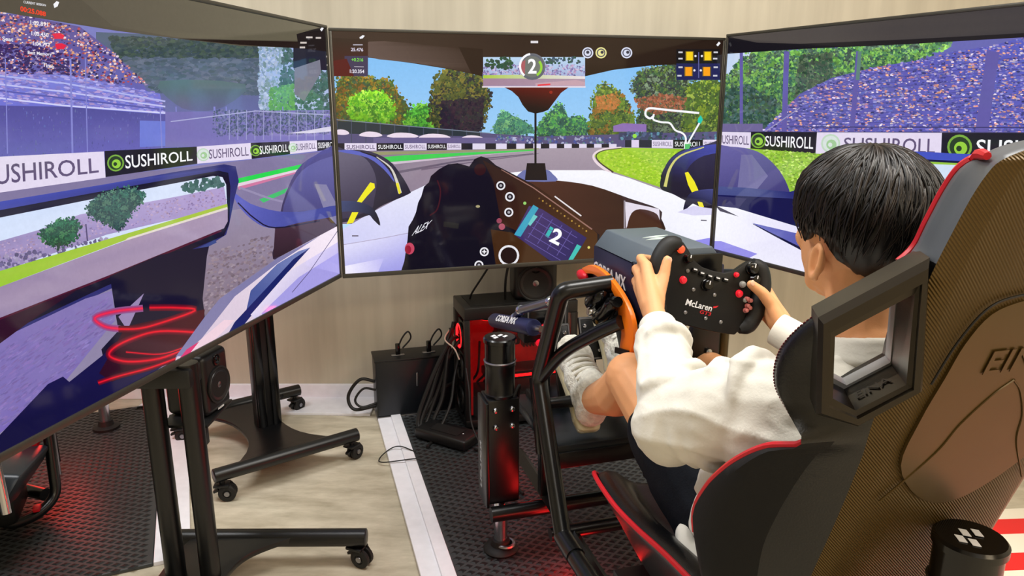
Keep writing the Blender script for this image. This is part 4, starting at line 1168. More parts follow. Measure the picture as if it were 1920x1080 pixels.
# ------------------------------------------------------------------ computer tower with red lighting
M_CASE = mat('black painted case steel', (14, 13, 14), 0.4, spec=0.5, var=0.1)
M_REDIN = mat('circuit board with emissive red glow', (120, 10, 14), 0.5, emit=(190, 6, 10), estr=0.55, var=0.9, vscale=26)  # red case light put into board and rail as emission
def glass_mat():
    m = bpy.data.materials.new('tinted glass'); m.use_nodes = True
    nt = m.node_tree
    for n in list(nt.nodes):
        if n.type == 'BSDF_PRINCIPLED': nt.nodes.remove(n)
    out = [n for n in nt.nodes if n.type == 'OUTPUT_MATERIAL'][0]
    tr = nt.nodes.new('ShaderNodeBsdfTransparent'); tr.inputs[0].default_value = (0.72, 0.66, 0.66, 1)
    gl = nt.nodes.new('ShaderNodeBsdfGlossy'); gl.inputs['Roughness'].default_value = 0.05
    mx = nt.nodes.new('ShaderNodeMixShader'); mx.inputs[0].default_value = 0.06
    nt.links.new(tr.outputs[0], mx.inputs[1]); nt.links.new(gl.outputs[0], mx.inputs[2]); nt.links.new(mx.outputs[0], out.inputs[0])
    return m
M_GLASS = glass_mat()
pu0, pu1, pv0, pv1, pz0, pz1 = -0.275, 0.19, 2.08, 2.29, 0.03, 0.525
pc = thing('computer_tower', 'black computer tower glowing red inside, on the mat behind the pedals', 'computer', G(pu0, pv0, 0.0))
def gbox(mb, u0, u1, v0, v1, z0, z1, bev=0.0):
    return mb.box(G((u0 + u1) / 2, (v0 + v1) / 2, (z0 + z1) / 2), (u1 - u0, v1 - v0, z1 - z0), RAX, bev)
mb = MB()
gbox(mb, pu0, pu1, pv0, pv1, pz1 - 0.05, pz1, 0.004)
mb.build('top_cover', M_CASE, pc)
mb = MB(); gbox(mb, pu0 + 0.03, pu1 - 0.03, pv0 + 0.025, pv1 - 0.02, pz1, pz1 + 0.002); mb.build('top_vent', M_RUB, pc)
mb = MB(); gbox(mb, pu0, pu1, pv0, pv1, pz0, pz0 + 0.03, 0.004); mb.build('bottom_cover', M_CASE, pc)
mb = MB(); gbox(mb, pu0, pu1, pv1 - 0.008, pv1, pz0 + 0.03, pz1 - 0.05); mb.build('side_panel', M_CASE, pc)
mb = MB(); gbox(mb, pu1 - 0.01, pu1, pv0, pv1 - 0.008, pz0 + 0.03, pz1 - 0.05); mb.build('rear_panel', M_CASE, pc)
for (u0, v0) in ((pu0, pv0), (pu0, pv1 - 0.03), (pu1 - 0.03, pv0)):
    mb = MB(); gbox(mb, u0, u0 + 0.022, v0, v0 + 0.022, pz0 + 0.03, pz1 - 0.05, 0.002); mb.build('corner_post', M_CASE, pc)
mb = MB(); gbox(mb, pu0 + 0.022, pu1 - 0.03, pv0 + 0.002, pv0 + 0.006, pz0 + 0.03, pz1 - 0.05); mb.build('glass_panel', M_GLASS, pc)
mb = MB(); gbox(mb, pu0 + 0.05, pu1 - 0.015, pv1 - 0.03, pv1 - 0.012, pz0 + 0.035, pz1 - 0.055); mb.build('motherboard', M_REDIN, pc)
mb = MB(); gbox(mb, pu0 + 0.10, pu1 - 0.03, pv0 + 0.04, pv0 + 0.15, 0.20, 0.235, 0.005); gb = mb.build('graphics_card', M_DARK, pc)
mb = MB(); gbox(mb, pu0 + 0.11, pu1 - 0.05, pv0 + 0.036, pv0 + 0.041, 0.212, 0.222); mb.build('card_light', M_REDLED, gb)
mb = MB(); gbox(mb, pu0 + 0.03, pu1 - 0.02, pv0 + 0.03, pv1 - 0.03, 0.062, 0.150, 0.004); mb.build('supply_shroud', M_CASE, pc)
for k in range(4):
    mb = MB(); gbox(mb, pu0 + 0.28 + k * .014, pu0 + 0.285 + k * .014, pv1 - 0.075, pv1 - 0.03, 0.30, 0.42); mb.build('memory_stick', M_CASE, pc)
for k in range(3):
    mb = MB(); mb.tube(curve_pts([G(pu0 + .06 + k * .03, pv1 - .03, .15), G(pu0 + .07 + k * .035, pv0 + .08, .24), G(pu0 + .10 + k * .03, pv1 - .04, .33 + k * .02)], 6), .005, 8); mb.build('inner_cable', M_RUB, pc)
mb = MB(); gbox(mb, pu0 + 0.16, pu0 + 0.26, pv1 - 0.10, pv1 - 0.03, 0.32, 0.42, 0.01); mb.build('cpu_cooler', M_DARK, pc)
for k in range(3):
    c = G(pu0 + 0.004, pv0 + 0.105, 0.115 + k * 0.135)
    fb = MB().box(c + EU * 0.012, (0.012, 0.125, 0.125), RAX, 0.004).torus(c, EU, 0.05, 0.006, 28, 8)
    f = fb.build('front_fan', M_CASE, pc)
    MB().torus(c - EU * 0.003, EU, 0.047, 0.0042, 32, 8).build('light_ring', M_REDLED if k == 2 else M_CASE, f)
    for a in range(7):
        t = 2 * math.pi * a / 7
        d = EV * math.cos(t) + EZ * math.sin(t); d2 = EV * math.cos(t + .6) + EZ * math.sin(t + .6)
        MB().prism([c + d * 0.012, c + d * 0.042, c + d2 * 0.042, c + d2 * 0.012], EU * 0.003).build('fan_blade', M_DARK, f, sm=0)
for k in range(2):
    c = G(pu0 + 0.13 + k * 0.14, pv0 + 0.10, pz1 - 0.062)
    f = MB().torus(c, EZ, 0.056, 0.008, 28, 8).build('top_fan', M_CASE, pc)
    MB().torus(c - EZ * 0.006, EZ, 0.05, 0.005, 32, 8).build('light_ring', M_REDLED, f)
mb = MB(); gbox(mb, pu0 + 0.03, pu0 + 0.038, pv0 + 0.03, pv0 + 0.036, 0.07, 0.46); mb.build('inner_rail', M_REDIN, pc)
for (u, v) in ((pu0 + .04, pv0 + .04), (pu1 - .04, pv0 + .04), (pu0 + .04, pv1 - .04), (pu1 - .04, pv1 - .04)):
    MB().cyl(G(u, v, 0.012), G(u, v, pz0), 0.016, seg=12).build('foot', M_RUB, pc)
def lamp(name, loc, power, color, r=0.02):
    d = bpy.data.lights.new(name, 'POINT'); d.energy = power; d.color = color; d.shadow_soft_size = r
    o = bpy.data.objects.new(name, d); COL.objects.link(o); o.location = loc
    return o
lamp('red_case_light', G(-0.02, 2.16, 0.40), 1.6, (1.0, 0.02, 0.02), 0.03)
lamp('red_case_light', G(-0.12, 2.14, 0.12), 0.8, (1.0, 0.02, 0.02), 0.03)

# ------------------------------------------------------------------ power box, adapter, cables
pb = thing('power_supply_box', 'black steel power box with two looped handles beside the computer tower', 'power box', G(-0.60, 2.30, 0))
M_BOX = mat('dark navy painted box', (8, 14, 22), 0.4, var=0.1)
MB().box(G(-0.435, 2.375, 0.138), (0.33, 0.13, 0.24), RAX, 0.006).build('body', M_BOX, pb)
MB().box(G(-0.435, 2.375, 0.261), (0.336, 0.136, 0.010), RAX, 0.003).build('lid', M_DARK, pb)
MB().box(G(-0.435, 2.375, 0.013), (0.335, 0.135, 0.01), RAX, 0.002).build('base_rim', M_STEEL, pb)
for k in range(2):
    c = G(-0.50 + k * 0.13, 2.355, 0.266)
    MB().box(c + EZ * 0.002, (0.055, 0.014, 0.006), RAX, 0.002).build('handle_plate', M_STEEL, pb)
    MB().box(c + EZ * 0.028, (0.02, 0.012, 0.05), (EU, EV, EZ), 0.003).build('latch', M_GLOSSB, pb)
    MB().tube(curve_pts([c + EZ * 0.03, c + EU * 0.02 + EZ * 0.075, c + EU * 0.045 + EZ * 0.10, c + EU * 0.055 + EZ * 0.07, c + EU * 0.02 + EZ * 0.03], 6), 0.0035, 8).build('handle_loop', M_RUB, pb)
MB().box(G(-0.43, 2.308, 0.17), (0.008, 0.006, 0.06), RAX, 0.002).build('switch', M_STEEL, pb)
ad = thing('power_adapter', 'flat black power adapter lying on the mat', 'power adapter', G(-0.37, 1.98, 0.0155))
aax = (Vector((math.cos(-0.55), math.sin(-0.55), 0)), Vector((-math.sin(-0.55), math.cos(-0.55), 0)), EZ)
MB().box(G(-0.36, 2.03, 0.038), (0.24, 0.115, 0.042), aax, 0.010, seg=3).build('body', M_DARK, ad)
MB().box(G(-0.36, 2.03, 0.0602), (0.13, 0.06, 0.001), aax).build('rating_label', M_RUB, ad)
MB().ball(G(-0.31, 1.975, 0.0595), (0.003, 0.003, 0.0012)).build('indicator_light', M_WHITE, ad)

def cable(label, pts, r=0.004, m=None, grp='cables beside the power box', name='cable'):
    P = [Vector(p) for p in pts]
    o = MB().tube(curve_pts(P, 7), r, 8).build(name, m or M_RUB, None)
    return tag(o, label, 'cable', grp)
cable('looped black cable at the left end of the power box', [G(-.60, 2.36, .16), G(-.66, 2.37, .17), G(-.71, 2.38, .10), G(-.69, 2.36, .045), G(-.60, 2.36, .05)], 0.007)
cable('smaller inner black cable loop at the left end of the power box', [G(-.60, 2.34, .13), G(-.65, 2.34, .14), G(-.685, 2.35, .09), G(-.66, 2.34, .06), G(-.60, 2.34, .07)], 0.005)
cable('thick black cable sloping from the computer down past the power box', [G(-.27, 2.20, .36), G(-.31, 2.20, .30), G(-.36, 2.20, .16), G(-.42, 2.16, .04), G(-.45, 2.10, .020)], 0.008)
cable('black cable draped from the computer to the mat, middle of the bundle', [G(-.26, 2.24, .30), G(-.30, 2.17, .22), G(-.33, 2.12, .12), G(-.40, 2.06, .025), G(-.45, 1.98, .020)], 0.006)
cable('black cable bowed across the front of the power box', [G(-.28, 2.30, .14), G(-.34, 2.22, .15), G(-.40, 2.20, .09), G(-.44, 2.16, .03), G(-.36, 2.10, .020), G(-.28, 2.04, .022)], 0.008)
cable('thin black cable curving beside the actuator', [G(-.27, 2.10, .30), G(-.275, 2.02, .22), G(-.28, 1.95, .10), G(-.25, 1.80, .03), G(-.22, 1.66, .020)], 0.003)
cable('black cable trailing over the mat in front of the adapter', [G(-.28, 1.92, .020), G(-.24, 1.85, .020), G(-.30, 1.74, .020), G(-.22, 1.66, .020), G(-.20, 1.55, .020)], 0.005)
cable('tangled black cable running under the adapter', [G(-.44, 2.20, .022), G(-.36, 2.14, .03), G(-.27, 2.06, .022), G(-.21, 1.98, .022), G(-.24, 1.90, .022)], 0.006)
cable('white tie cable at the back of the computer', [G(-.30, 2.24, .40), G(-.33, 2.20, .37), G(-.30, 2.16, .34), G(-.285, 2.14, .30)], 0.003, mat('pale cable', (200, 196, 180), 0.5))
cable('thin dark wire curled over the white floor edging', [(-0.36, 2.53, .022), (-.42, 2.56, .030), (-.46, 2.56, .02), (-.49, 2.50, .012), (-.47, 2.46, .016), (-.36, 2.46, .030), (-.33, 2.46, .026)], 0.0022)
cable('black cable hanging from the middle television to the computer, left one', [G(-.17, 2.07, .70), G(-.19, 2.12, .64), G(-.22, 2.18, .56), G(-.225, 2.2, .53)], 0.004, None, 'cables under the middle television')
cable('black cable hanging from the middle television to the computer, right one', [G(-.10, 2.07, .70), G(-.105, 2.10, .62), G(-.09, 2.16, .53)], 0.005, None, 'cables under the middle television')

for k, (x, dz) in enumerate(((-.30, 0), (-.315, .02), (-.295, .05))):
    cable(['thick black cable in the bundle at the corner of the computer, lowest one', 'thick black cable in the bundle at the corner of the computer, middle one', 'thick black cable in the bundle at the corner of the computer, highest one'][k],
          [G(x + .02, 2.26 - k * .02, .42 - dz), G(x - .02, 2.20, .30 + dz), G(x - .05 - k * .03, 2.17, .14 + dz), G(x - .10 - k * .03, 2.13, .03), G(x - .02, 2.07 - k * .03, .024)], .009)
# ------------------------------------------------------------------ motion actuators
M_ACT = mat('black anodised actuator', (9, 9, 11), 0.32, spec=0.5, var=0.08)
def logo_checks(mb, c, ex, ey, s, n):
    """four white slanted checks"""
    for (a, b) in ((-0.55, 1.0), (-1.0, 0.15), (0.45, 0.30), (0.55, -0.70)):
        q = [c + ex * ((a + x) * s) + ey * ((b + y) * s) for x, y in ((-.55, -.3), (.45, -.3), (.6, .3), (-.4, .3))]
        mb.prism(q, n * 0.0008)
def actuator(label, u, v, ztop, zb=0.20, rot=0.0, base=True):
    t = thing('motion_actuator', label, 'actuator', G(u, v, 0), RIG_A + rot, 'motion actuators of the simulator')
    R = 0.044
    body = MB().box((0, 0.004, (zb + ztop - 0.17) / 2), (0.092, 0.085, ztop - 0.17 - zb), bev=0.006).build('housing', M_ACT, t, local=True)
    MB().box((-0.049, 0.0, (zb + ztop - 0.18) / 2), (0.010, 0.095, ztop - 0.17 - zb), bev=0.003).build('side_plate', M_BLACK, t, local=True)
    for x in (-0.024, 0.024):
        for z in (ztop - 0.20, ztop - 0.25):
            MB().lathe((x, -0.038, z), (0, -1, 0), [(0, 0.0085), (0.004, 0.0085), (0.008, 0.006), (0.009, 0.001)], 14).build('bolt', M_CHROME, body, local=True)
    MB().lathe((0, 0, ztop - 0.17), (0, 0, 1), [(0, R * .94), (0.008, R), (0.012, R * .94), (0.085, R * .94), (0.09, R), (0.10, R)], 28).build('motor', M_ACT, t, local=True)
    MB().torus((0, 0, ztop - 0.068), (0, 0, 1), R * .97, 0.003, 28, 6).build('clamp_ring', M_STEEL, t, local=True)
    cap = MB().lathe((0, 0, ztop - 0.066), (0, 0, 1), [(0, R * .96), (0.05, R * .96), (0.052, R * 1.04), (0.062, R * 1.04), (0.066, R * .96), (0.066, R * .9), (0.0645, 0.001)], 32).build('cap', M_GLOSSB, t, local=True)
    lg = MB(); logo_checks(lg, Vector((0, 0, ztop)), Vector((.8, .6, 0)), Vector((-.6, .8, 0)), 0.016, Vector((0, 0, 1)))
    lg.build('logo', M_WHITE, cap, sm=0, local=True)
    wr = MB().tube(curve_pts([(0.03, -0.03, ztop - 0.17), (0.05, -0.02, ztop - 0.14), (0.052, 0.0, ztop - 0.19), (0.05, 0.0, ztop - 0.3)], 6), 0.004, 8).build('motor_cable', M_RUB, t, local=True)
    if base:
        MB().cyl((0, 0, 0.045), (0, 0, zb + 0.02), 0.020, seg=20).build('piston_rod', M_CHROME, t, local=True)
        MB().lathe((0, 0, 0.013), (0, 0, 1), [(0, 0.05), (0.006, 0.052), (0.014, 0.046), (0.018, 0.03), (0.034, 0.026)], 28).build('foot', M_RUB, t, local=True)
        MB().torus((0.012, -0.01, 0.036), (0, 0, 1), 0.024, 0.006, 20, 8).build('foot_collar', M_STEEL, t, local=True)
    return t
fa = actuator('tall black motion actuator with silver bolts at the front left of the simulator', -0.352, 1.28, 0.672, 0.185)
MBt = MB(); decal_text(MBt, 'MOTION', (-0.0545, 0.022, 0.22), (0, 0, 0.14), (0, -0.016, 0), 0.0); MBt.build('side_lettering', M_WHITE, fa, sm=0, local=True)
ra = actuator('black motion actuator with white check logo behind the seat', -0.030, 0.085, 0.738, 0.30, 0.5, False)
MB().tube([(0, 0, 0.02), (0, 0, 0.31)], 0.026, 18).build('piston_rod', M_CHROME, ra, local=True)
MB().lathe((0, 0, 0.012), (0, 0, 1), [(0, 0.05), (0.012, 0.05), (0.016, 0.03)], 24).build('foot', M_RUB, ra, local=True)
MB().box((0.055, -0.02, 0.60), (0.035, 0.03, 0.06), bev=0.008).build('connector', M_DARK, ra, local=True)

# ------------------------------------------------------------------ simulator frame
M_TUBE = mat('black frame tube', (8, 10, 12), 0.28, spec=0.55, var=0.06)
fr = thing('simulator_frame', 'black tubular frame of the simulator standing over the mat', 'simulator frame', G(-0.05, 0.8, 0))
def path(pts): return [G(*p) for p in pts]
RT = 0.0215
def side_loop(su):
    u = -0.05 + su * 0.24
    return bend_path(path([(u - su * 0.12, 0.955, 0.885), (u, 0.97, 0.872), (u, 1.125, 0.60), (u, 0.925, 0.258), (u, 0.78, 0.262), (u, 0.20, 0.262)]), 0.022)
MB().tube(side_loop(-1), RT, 16).build('side_tube', M_TUBE, fr)
MB().tube(side_loop(1), RT, 16).build('side_tube', M_TUBE, fr)
for su in (-1, 1):
    u = -0.05 + su * 0.24
    MB().tube(curve_pts(path([(u, 1.115, 0.605), (u - su * 0.03, 1.03, 0.70), (u - su * 0.07, 0.93, 0.775), (u - su * 0.105, 0.865, 0.82)]), 5), 0.0165, 14).build('diagonal_brace', M_TUBE, fr)
    MB().tube(path([(u, 0.93, 0.262), (u, 0.84, 0.262)]), 0.0235, 16).build('tube_sleeve', M_TUBE, fr)
    MB().tube(path([(u - su * 0.06, 0.2, 0.20), (u - su * 0.06, 1.50, 0.20)]), 0.02, 4).build('floor_rail', M_TUBE, fr)
for (v, z, r) in ((0.36, 0.215, 0.022), (1.28, 0.165, 0.022), (1.02, 0.21, 0.018)):
    MB().tube(path([(-0.395 if v == 1.28 else -0.29, v - (.055 if v == 1.28 else 0), z), (0.30 if v == 1.28 else 0.19, v - (.055 if v == 1.28 else 0), z)]), r, 14).build('cross_bar', M_TUBE, fr)
MB().tube(path([(-0.29, 1.118, 0.53), (0.19, 1.118, 0.53)]), 0.016, 12).build('cross_bar', M_TUBE, fr)
MB().box(G(-0.29, 1.12, 0.50), (0.03, 0.03, 0.20), (EU, (EV * .9 - EZ * .3).normalized(), (EZ * .9 + EV * .3).normalized()), 0.004).build('joint_plate', M_TUBE, fr)
MB().box(G(-0.075, 1.23, 0.425), (0.40, 0.36, 0.030), RAX, 0.003).build('heel_plate', mat('dark blue-black plate', (26, 32, 36), 0.3), fr)
MB().box(G(-0.075, 1.06, 0.40), (0.40, 0.03, 0.045), RAX, 0.003).build('heel_plate_lip', M_BLACK, fr)
for u in (-0.24, 0.09):
    MB().box(G(u, 1.22, 0.31), (0.03, 0.03, 0.20), RAX, 0.003).build('plate_support', M_BLACK, fr)
# upright at the far side that carries the wheel motor
MB().box(G(0.095, 0.965, 0.62), (0.055, 0.04, 0.50), RAX, 0.005).build('upright', M_TUBE, fr)
MB().tube(path([(0.135, 0.955, 0.36), (0.135, 0.955, 0.88)]), 0.014, 14).build('upright_tube', mat('black tube with amber sheen tint', (74, 62, 34), 0.3, 0.4), fr)  # amber reflection on the black upright put into the tube colour
MB().prism(path([(0.07, 0.94, 0.90), (0.115, 0.94, 0.90), (0.115, 0.94, 0.66), (0.055, 0.94, 0.66), (0.035, 0.94, 0.735)]), EV * 0.02, 0.002).build('upright_gusset', M_BLACK, fr)
for z in (0.665, 0.70):
    MB().lathe(G(0.085, 0.938, z), -EV, [(0, 0.008), (0.005, 0.008), (0.007, 0.002)], 12).build('bolt', M_CHROME, fr)
# red light strips under the frame
ls = MB().box(G(-0.23, 1.0, 0.181), (0.010, 0.7, 0.005), RAX, 0.001).build('led_strip', M_REDLED, fr)
lamp('red_strip_light', G(-0.17, 0.93, 0.075), 1.0, (1.0, 0.015, 0.015), 0.04)
lamp('red_strip_light', G(-0.24, 0.74, 0.085), 1.0, (1.0, 0.015, 0.015), 0.04)
lamp('red_strip_light', G(-0.20, 1.12, 0.075), 0.8, (1.0, 0.015, 0.015), 0.04)

# navy damper in front of the computer
dm = thing('damper', 'navy damper cylinder lettered CORSA MX ahead of the frame tube', 'damper', G(-0.29, 1.4, 0.6))
a, b = G(-0.265, 1.66, 0.600), G(-0.265, 1.18, 0.715)
dd = (b - a).normalized()
MB().cyl(a, a.lerp(b, 0.86), 0.0235, seg=22, bev=0.004).build('cylinder', M_NAVY, dm)
MB().cyl(a.lerp(b, 0.84), b, 0.009, seg=14).build('rod', M_CHROME, dm)
MB().cyl(a - dd * 0.04, a + dd * 0.01, 0.014, seg=14).build('end_cap', M_STEEL, dm)
nd = -EU; up_ = dd.cross(nd).normalized()
if up_.z < 0: up_ = -up_
tb = MB(); nn = (nd * 0.80 + up_ * 0.6).normalized(); ey_ = dd.cross(nn).normalized()
if ey_.z < 0: ey_ = -ey_
org = a + dd * 0.10 + nn * 0.0238 - ey_ * 0.011
decal_text(tb, 'CORSA MX', org, dd * 0.22, ey_ * 0.022, 0.015, thick=0.0012)
tb.build('lettering', M_WHITE, dm, sm=0)
k0, k1, k2 = a.lerp(b, 0.50) + up_ * 0.02, G(-0.265, 1.37, 0.715), G(-0.255, 1.14, 0.80)
MB().cyl(k0, k1, 0.011, seg=14).build('link_arm', M_NAVY, dm)
MB().cyl(k1 - (k2 - k1).normalized() * 0.01, k2, 0.012, seg=14).build('link_rod', M_STEEL, dm)
for p in (k0, k1, k2): MB().ball(p, 0.0155).build('ball_joint', M_CHROME, dm)

# ------------------------------------------------------------------ pedals
pdl = thing('pedal_set', 'black pedal unit with silver-dotted plates under the shoes', 'pedals', G(-0.05, 1.3, 0.44))
MB().box(G(-0.07, 1.34, 0.450), (0.34, 0.12, 0.022), RAX, 0.003).build('pedal_base', M_BLACK, pdl)
for u, v0 in ((-0.165, 1.255), (-0.045, 1.30), (0.055, 1.295)):
    e = (EZ * 0.94 + EV * 0.34).normalized(); nrm = (-EV * 0.94 + EZ * 0.34).normalized()
    p0 = G(u, v0 + 0.03, 0.46)
    arm = MB().box(p0 + e * 0.10, (0.022, 0.016, 0.22), (EU, -nrm, e), 0.003).build('pedal_arm', M_DARK, pdl)
    f = MB().box(p0 + e * 0.155 + nrm * 0.014, (0.075, 0.010, 0.13), (EU, -nrm, e), 0.003).build('pedal_face', M_BLACK, pdl)
    for i in (-1, 1):
        for j in (-1, 0, 1):
            MB().lathe(p0 + e * (0.155 + j * 0.038) + nrm * 0.019 + EU * i * 0.02, nrm, [(0, .006), (.003, .0055), (.004, .001)], 10).build('grip_stud', M_CHROME, f)
    fb = MB()
    for (x, y, sx, sy) in ((0, .06, .07, .004), (0, -.06, .07, .004), (.034, 0, .004, .12), (-.034, 0, .004, .12)):
        fb.box(p0 + e * (.155 + y) + nrm * .0195 + EU * x, (sx, .002, sy), (EU, -nrm, e))
    fb.build('face_border', M_STEEL, f, sm=0)
hb = thing('pedal_controller', 'black framed controller box with red parts beside the damper', 'controller box', G(-0.2, 1.3, 0.6))
MB().box(G(-0.175, 1.44, 0.655), (0.14, 0.07, 0.11), RAX, 0.006).build('case', M_DARK, hb)
MB().box(G(-0.175, 1.403, 0.665), (0.11, 0.004, 0.065), RAX, 0.001).build('window', M_GLOSSB, hb)
fb = MB()
for (x, z, sx, sz) in ((0, .037, .12, .005), (0, -.037, .12, .005), (.058, 0, .005, .07), (-.058, 0, .005, .07)):
    fb.box(G(-0.175 + x, 1.401, 0.665 + z), (sx, .003, sz), RAX)
fb.build('window_frame', M_STEEL, hb, sm=0)
MB().box(G(-0.15, 1.398, 0.66), (0.022, 0.006, 0.034), RAX, 0.002).build('brass_block', mat('brass', (150, 120, 60), 0.35, 0.8), hb)
for (x, z) in ((-0.185, 0.648), (-0.172, 0.640)):
    MB().ball(G(x, 1.398, z), 0.010).build('red_knob', M_RED, hb)
for (x, z) in ((-0.20, 0.605), (-0.175, 0.600), (-0.155, 0.607)):
    MB().ball(G(x, 1.385, z), (0.014, 0.012, 0.012)).build('red_connector', mat('red lit connector', (220, 20, 40), 0.4, emit=(220, 10, 40), estr=0.8), hb)
MB().box(G(-0.175, 1.42, 0.52), (0.03, 0.03, 0.17), RAX, 0.003).build('mount_post', M_BLACK, hb)

# ------------------------------------------------------------------ wheel motor and steering wheel
WU = -0.05
wbse = thing('wheel_motor', 'navy and grey steering motor lettered CORSA MX in front of the wheel', 'wheel motor', G(WU, 0.98, 0.80))
M_GREY = mat('slate grey top shell', (88, 98, 108), 0.45, spec=0.4, var=0.04)
M_NAVYB = mat('dark navy side shell', (30, 30, 58), 0.4)
z0, z1, zt = 0.822, 0.956, 0.984
va, vb = 0.835, 1.125
def sect(v): return [(WU - .098, v, z0), (WU + .098, v, z0), (WU + .098, v, z1 - .012), (WU - .098, v, z1 - .012)]
MB().prism(path(sect(va)), EV * (vb - va), 0.004).build('motor_body', M_NAVYB, wbse)
top = path([(WU - .100, va + .01, z1 - .010), (WU + .100, va + .01, z1 - .010), (WU + .070, va + .01, zt), (WU - .070, va + .01, zt)])
MB().prism(top, EV * (vb - va - 0.02), 0.003).build('top_shell', M_GREY, wbse)
MB().prism(path([(WU - .085, va, z0 + .02), (WU + .085, va, z0 + .02), (WU + .085, va, zt - .012), (WU - .085, va, zt - .012)]), -EV * 0.012, 0.003).build('face_plate', M_GLOSSB, wbse)
tb = MB(); decal_text(tb, 'CORSA MX', G(WU - .0985, vb - 0.008, z0 + 0.052), -EV * 0.19, EZ * 0.032, 0.02, thick=0.001)
tb.build('lettering', M_WHITE, wbse, sm=0)
tb = MB()
cx, cv = WU, va + 0.14
for sgn in (1, -1):
    tb.prism([G(cx + sgn * x, cv + sgn * y, zt + 0.0002) for x, y in ((-.036, .004), (.006, .022), (.040, .022), (.018, .010), (-.004, .008), (.010, .001), (-.010, .001), (-.022, .004))], EZ * 0.001)
tb.build('logo', mat('pale print', (196, 212, 206), 0.5), wbse, sm=0)
for k in range(3):
    MB().box(G(WU - 0.02 + k * .006, va + 0.03 + k * 0.016, zt + 0.001), (0.05 - k * .012, 0.007, 0.002), RAX).build('vent', M_GLOSSB, wbse)
MB().box(G(WU - 0.10, va + 0.03, z1 - 0.02), (0.008, 0.05, 0.03), RAX, 0.002).build('corner_clip', M_GLOSSB, wbse)

# side plate of the wheel deck, black with an orange band
M_ORANGE = mat('orange painted bracket', (246, 122, 20), 0.35)
bk = thing('wheel_mount_bracket', 'black bracket with a curved orange band below the steering motor', 'bracket', G(-0.165, 0.9, 0.75))
bu = -0.168
outer = curve_pts(path([(bu, 1.125, 0.886), (bu, 1.06, 0.908), (bu, 0.97, 0.905), (bu, 0.885, 0.880), (bu, 0.83, 0.845), (bu, 0.812, 0.80), (bu, 0.826, 0.755)]), 5)
inner = curve_pts(path([(bu, 0.885, 0.742), (bu, 0.875, 0.79), (bu, 0.893, 0.825), (bu, 0.915, 0.862), (bu, 0.955, 0.880), (bu, 1.04, 0.888), (bu, 1.10, 0.878)]), 5)
MB().prism(outer + inner, -EU * 0.012, 0.002).build('orange_band', M_ORANGE, bk)
backp = path([(bu, 1.17, 0.83), (bu, 1.13, 0.885), (bu, 1.05, 0.895), (bu, 0.93, 0.88), (bu, 0.855, 0.82), (bu, 0.835, 0.735), (bu, 0.90, 0.730), (bu, 0.94, 0.79), (bu, 1.05, 0.80)])
MB().prism(backp, EU * 0.012, 0.002).build('bracket_plate', M_BLACK, bk)
MB().prism(path([(bu - .013, 0.895, 0.752), (bu - .013, 0.826, 0.766), (bu - .013, 0.826, 0.752), (bu - .013, 0.895, 0.738)]), -EU * 0.004).build('band_end', M_BLACK, bk)
MB().limb(G(bu - .03, 0.99, 0.835), G(bu - .03, 0.955, 0.86), 0.024, 0.022).build('clamp_block', M_GLOSSB, bk)
MB().tube(curve_pts(path([(bu - .028, 0.965, 0.80), (bu - .028, 0.925, 0.825), (bu - .028, 0.885, 0.862), (bu - .028, 0.862, 0.868)]), 6), [0.018] * 6 + [0.017] * 6 + [0.012] * 7, 12).build('clamp_lever', M_GLOSSB, bk)
MB().lathe(G(bu - .045, 0.97, 0.818), -EU, [(0, .012), (.006, .012), (.010, .009), (.011, .001)], 16).build('bolt', M_CHROME, bk)
MB().lathe(G(bu - .04, 0.945, 0.800), -EU, [(0, .006), (.004, .006), (.006, .001)], 12).build('bolt', mat('brass', (150, 120, 60), 0.35, 0.8), bk)
MB().ball(G(bu - .012, 1.115, 0.87), (0.012, 0.03, 0.014), RAX).build('red_badge', M_RED, bk)
MB().box(G(WU, 0.97, 0.806), (0.24, 0.22, 0.016), RAX, 0.003).build('deck_plate', M_BLACK, bk)

# the wheel itself, turned a little clockwise
roll, tilt = math.radians(17), math.radians(14)
wup = (EV * math.sin(tilt) + EZ * math.cos(tilt)).normalized()
wn = (-EV * math.cos(tilt) + EZ * math.sin(tilt)).normalized()          # towards the driver
wx = (EU * math.cos(roll) - wup * math.sin(roll)).normalized()
wy = (EU * math.sin(roll) + wup * math.cos(roll)).normalized()
WC = G(WU - 0.002, 0.735, 0.914)
WS = 0.86
def WP(x, y, d=0.0): return WC + wx * (x * WS) + wy * (y * WS) + wn * d
sw = thing('steering_wheel', 'black GT racing wheel with red buttons and McLaren lettering held by the driver', 'steering wheel', WC)
M_PLATE = mat('black carbon plate', (12, 10, 8), 0.45, spec=0.3, var=0.2, vscale=90)
half = [(0.0, 0.050), (0.03, 0.052), (0.055, 0.062), (0.075, 0.083), (0.092, 0.098), (0.110, 0.100), (0.124, 0.088), (0.126, 0.070), (0.118, 0.05), (0.112, 0.02), (0.112, -0.03), (0.106, -0.070), (0.092, -0.088), (0.05, -0.092), (0.0, -0.093)]
outl = half + [(-x, y) for x, y in half[-2:0:-1]]
MB().prism([WP(x, y, 0.006) for x, y in outl], -wn * 0.016, 0.0022).build('face_plate', M_PLATE, sw)
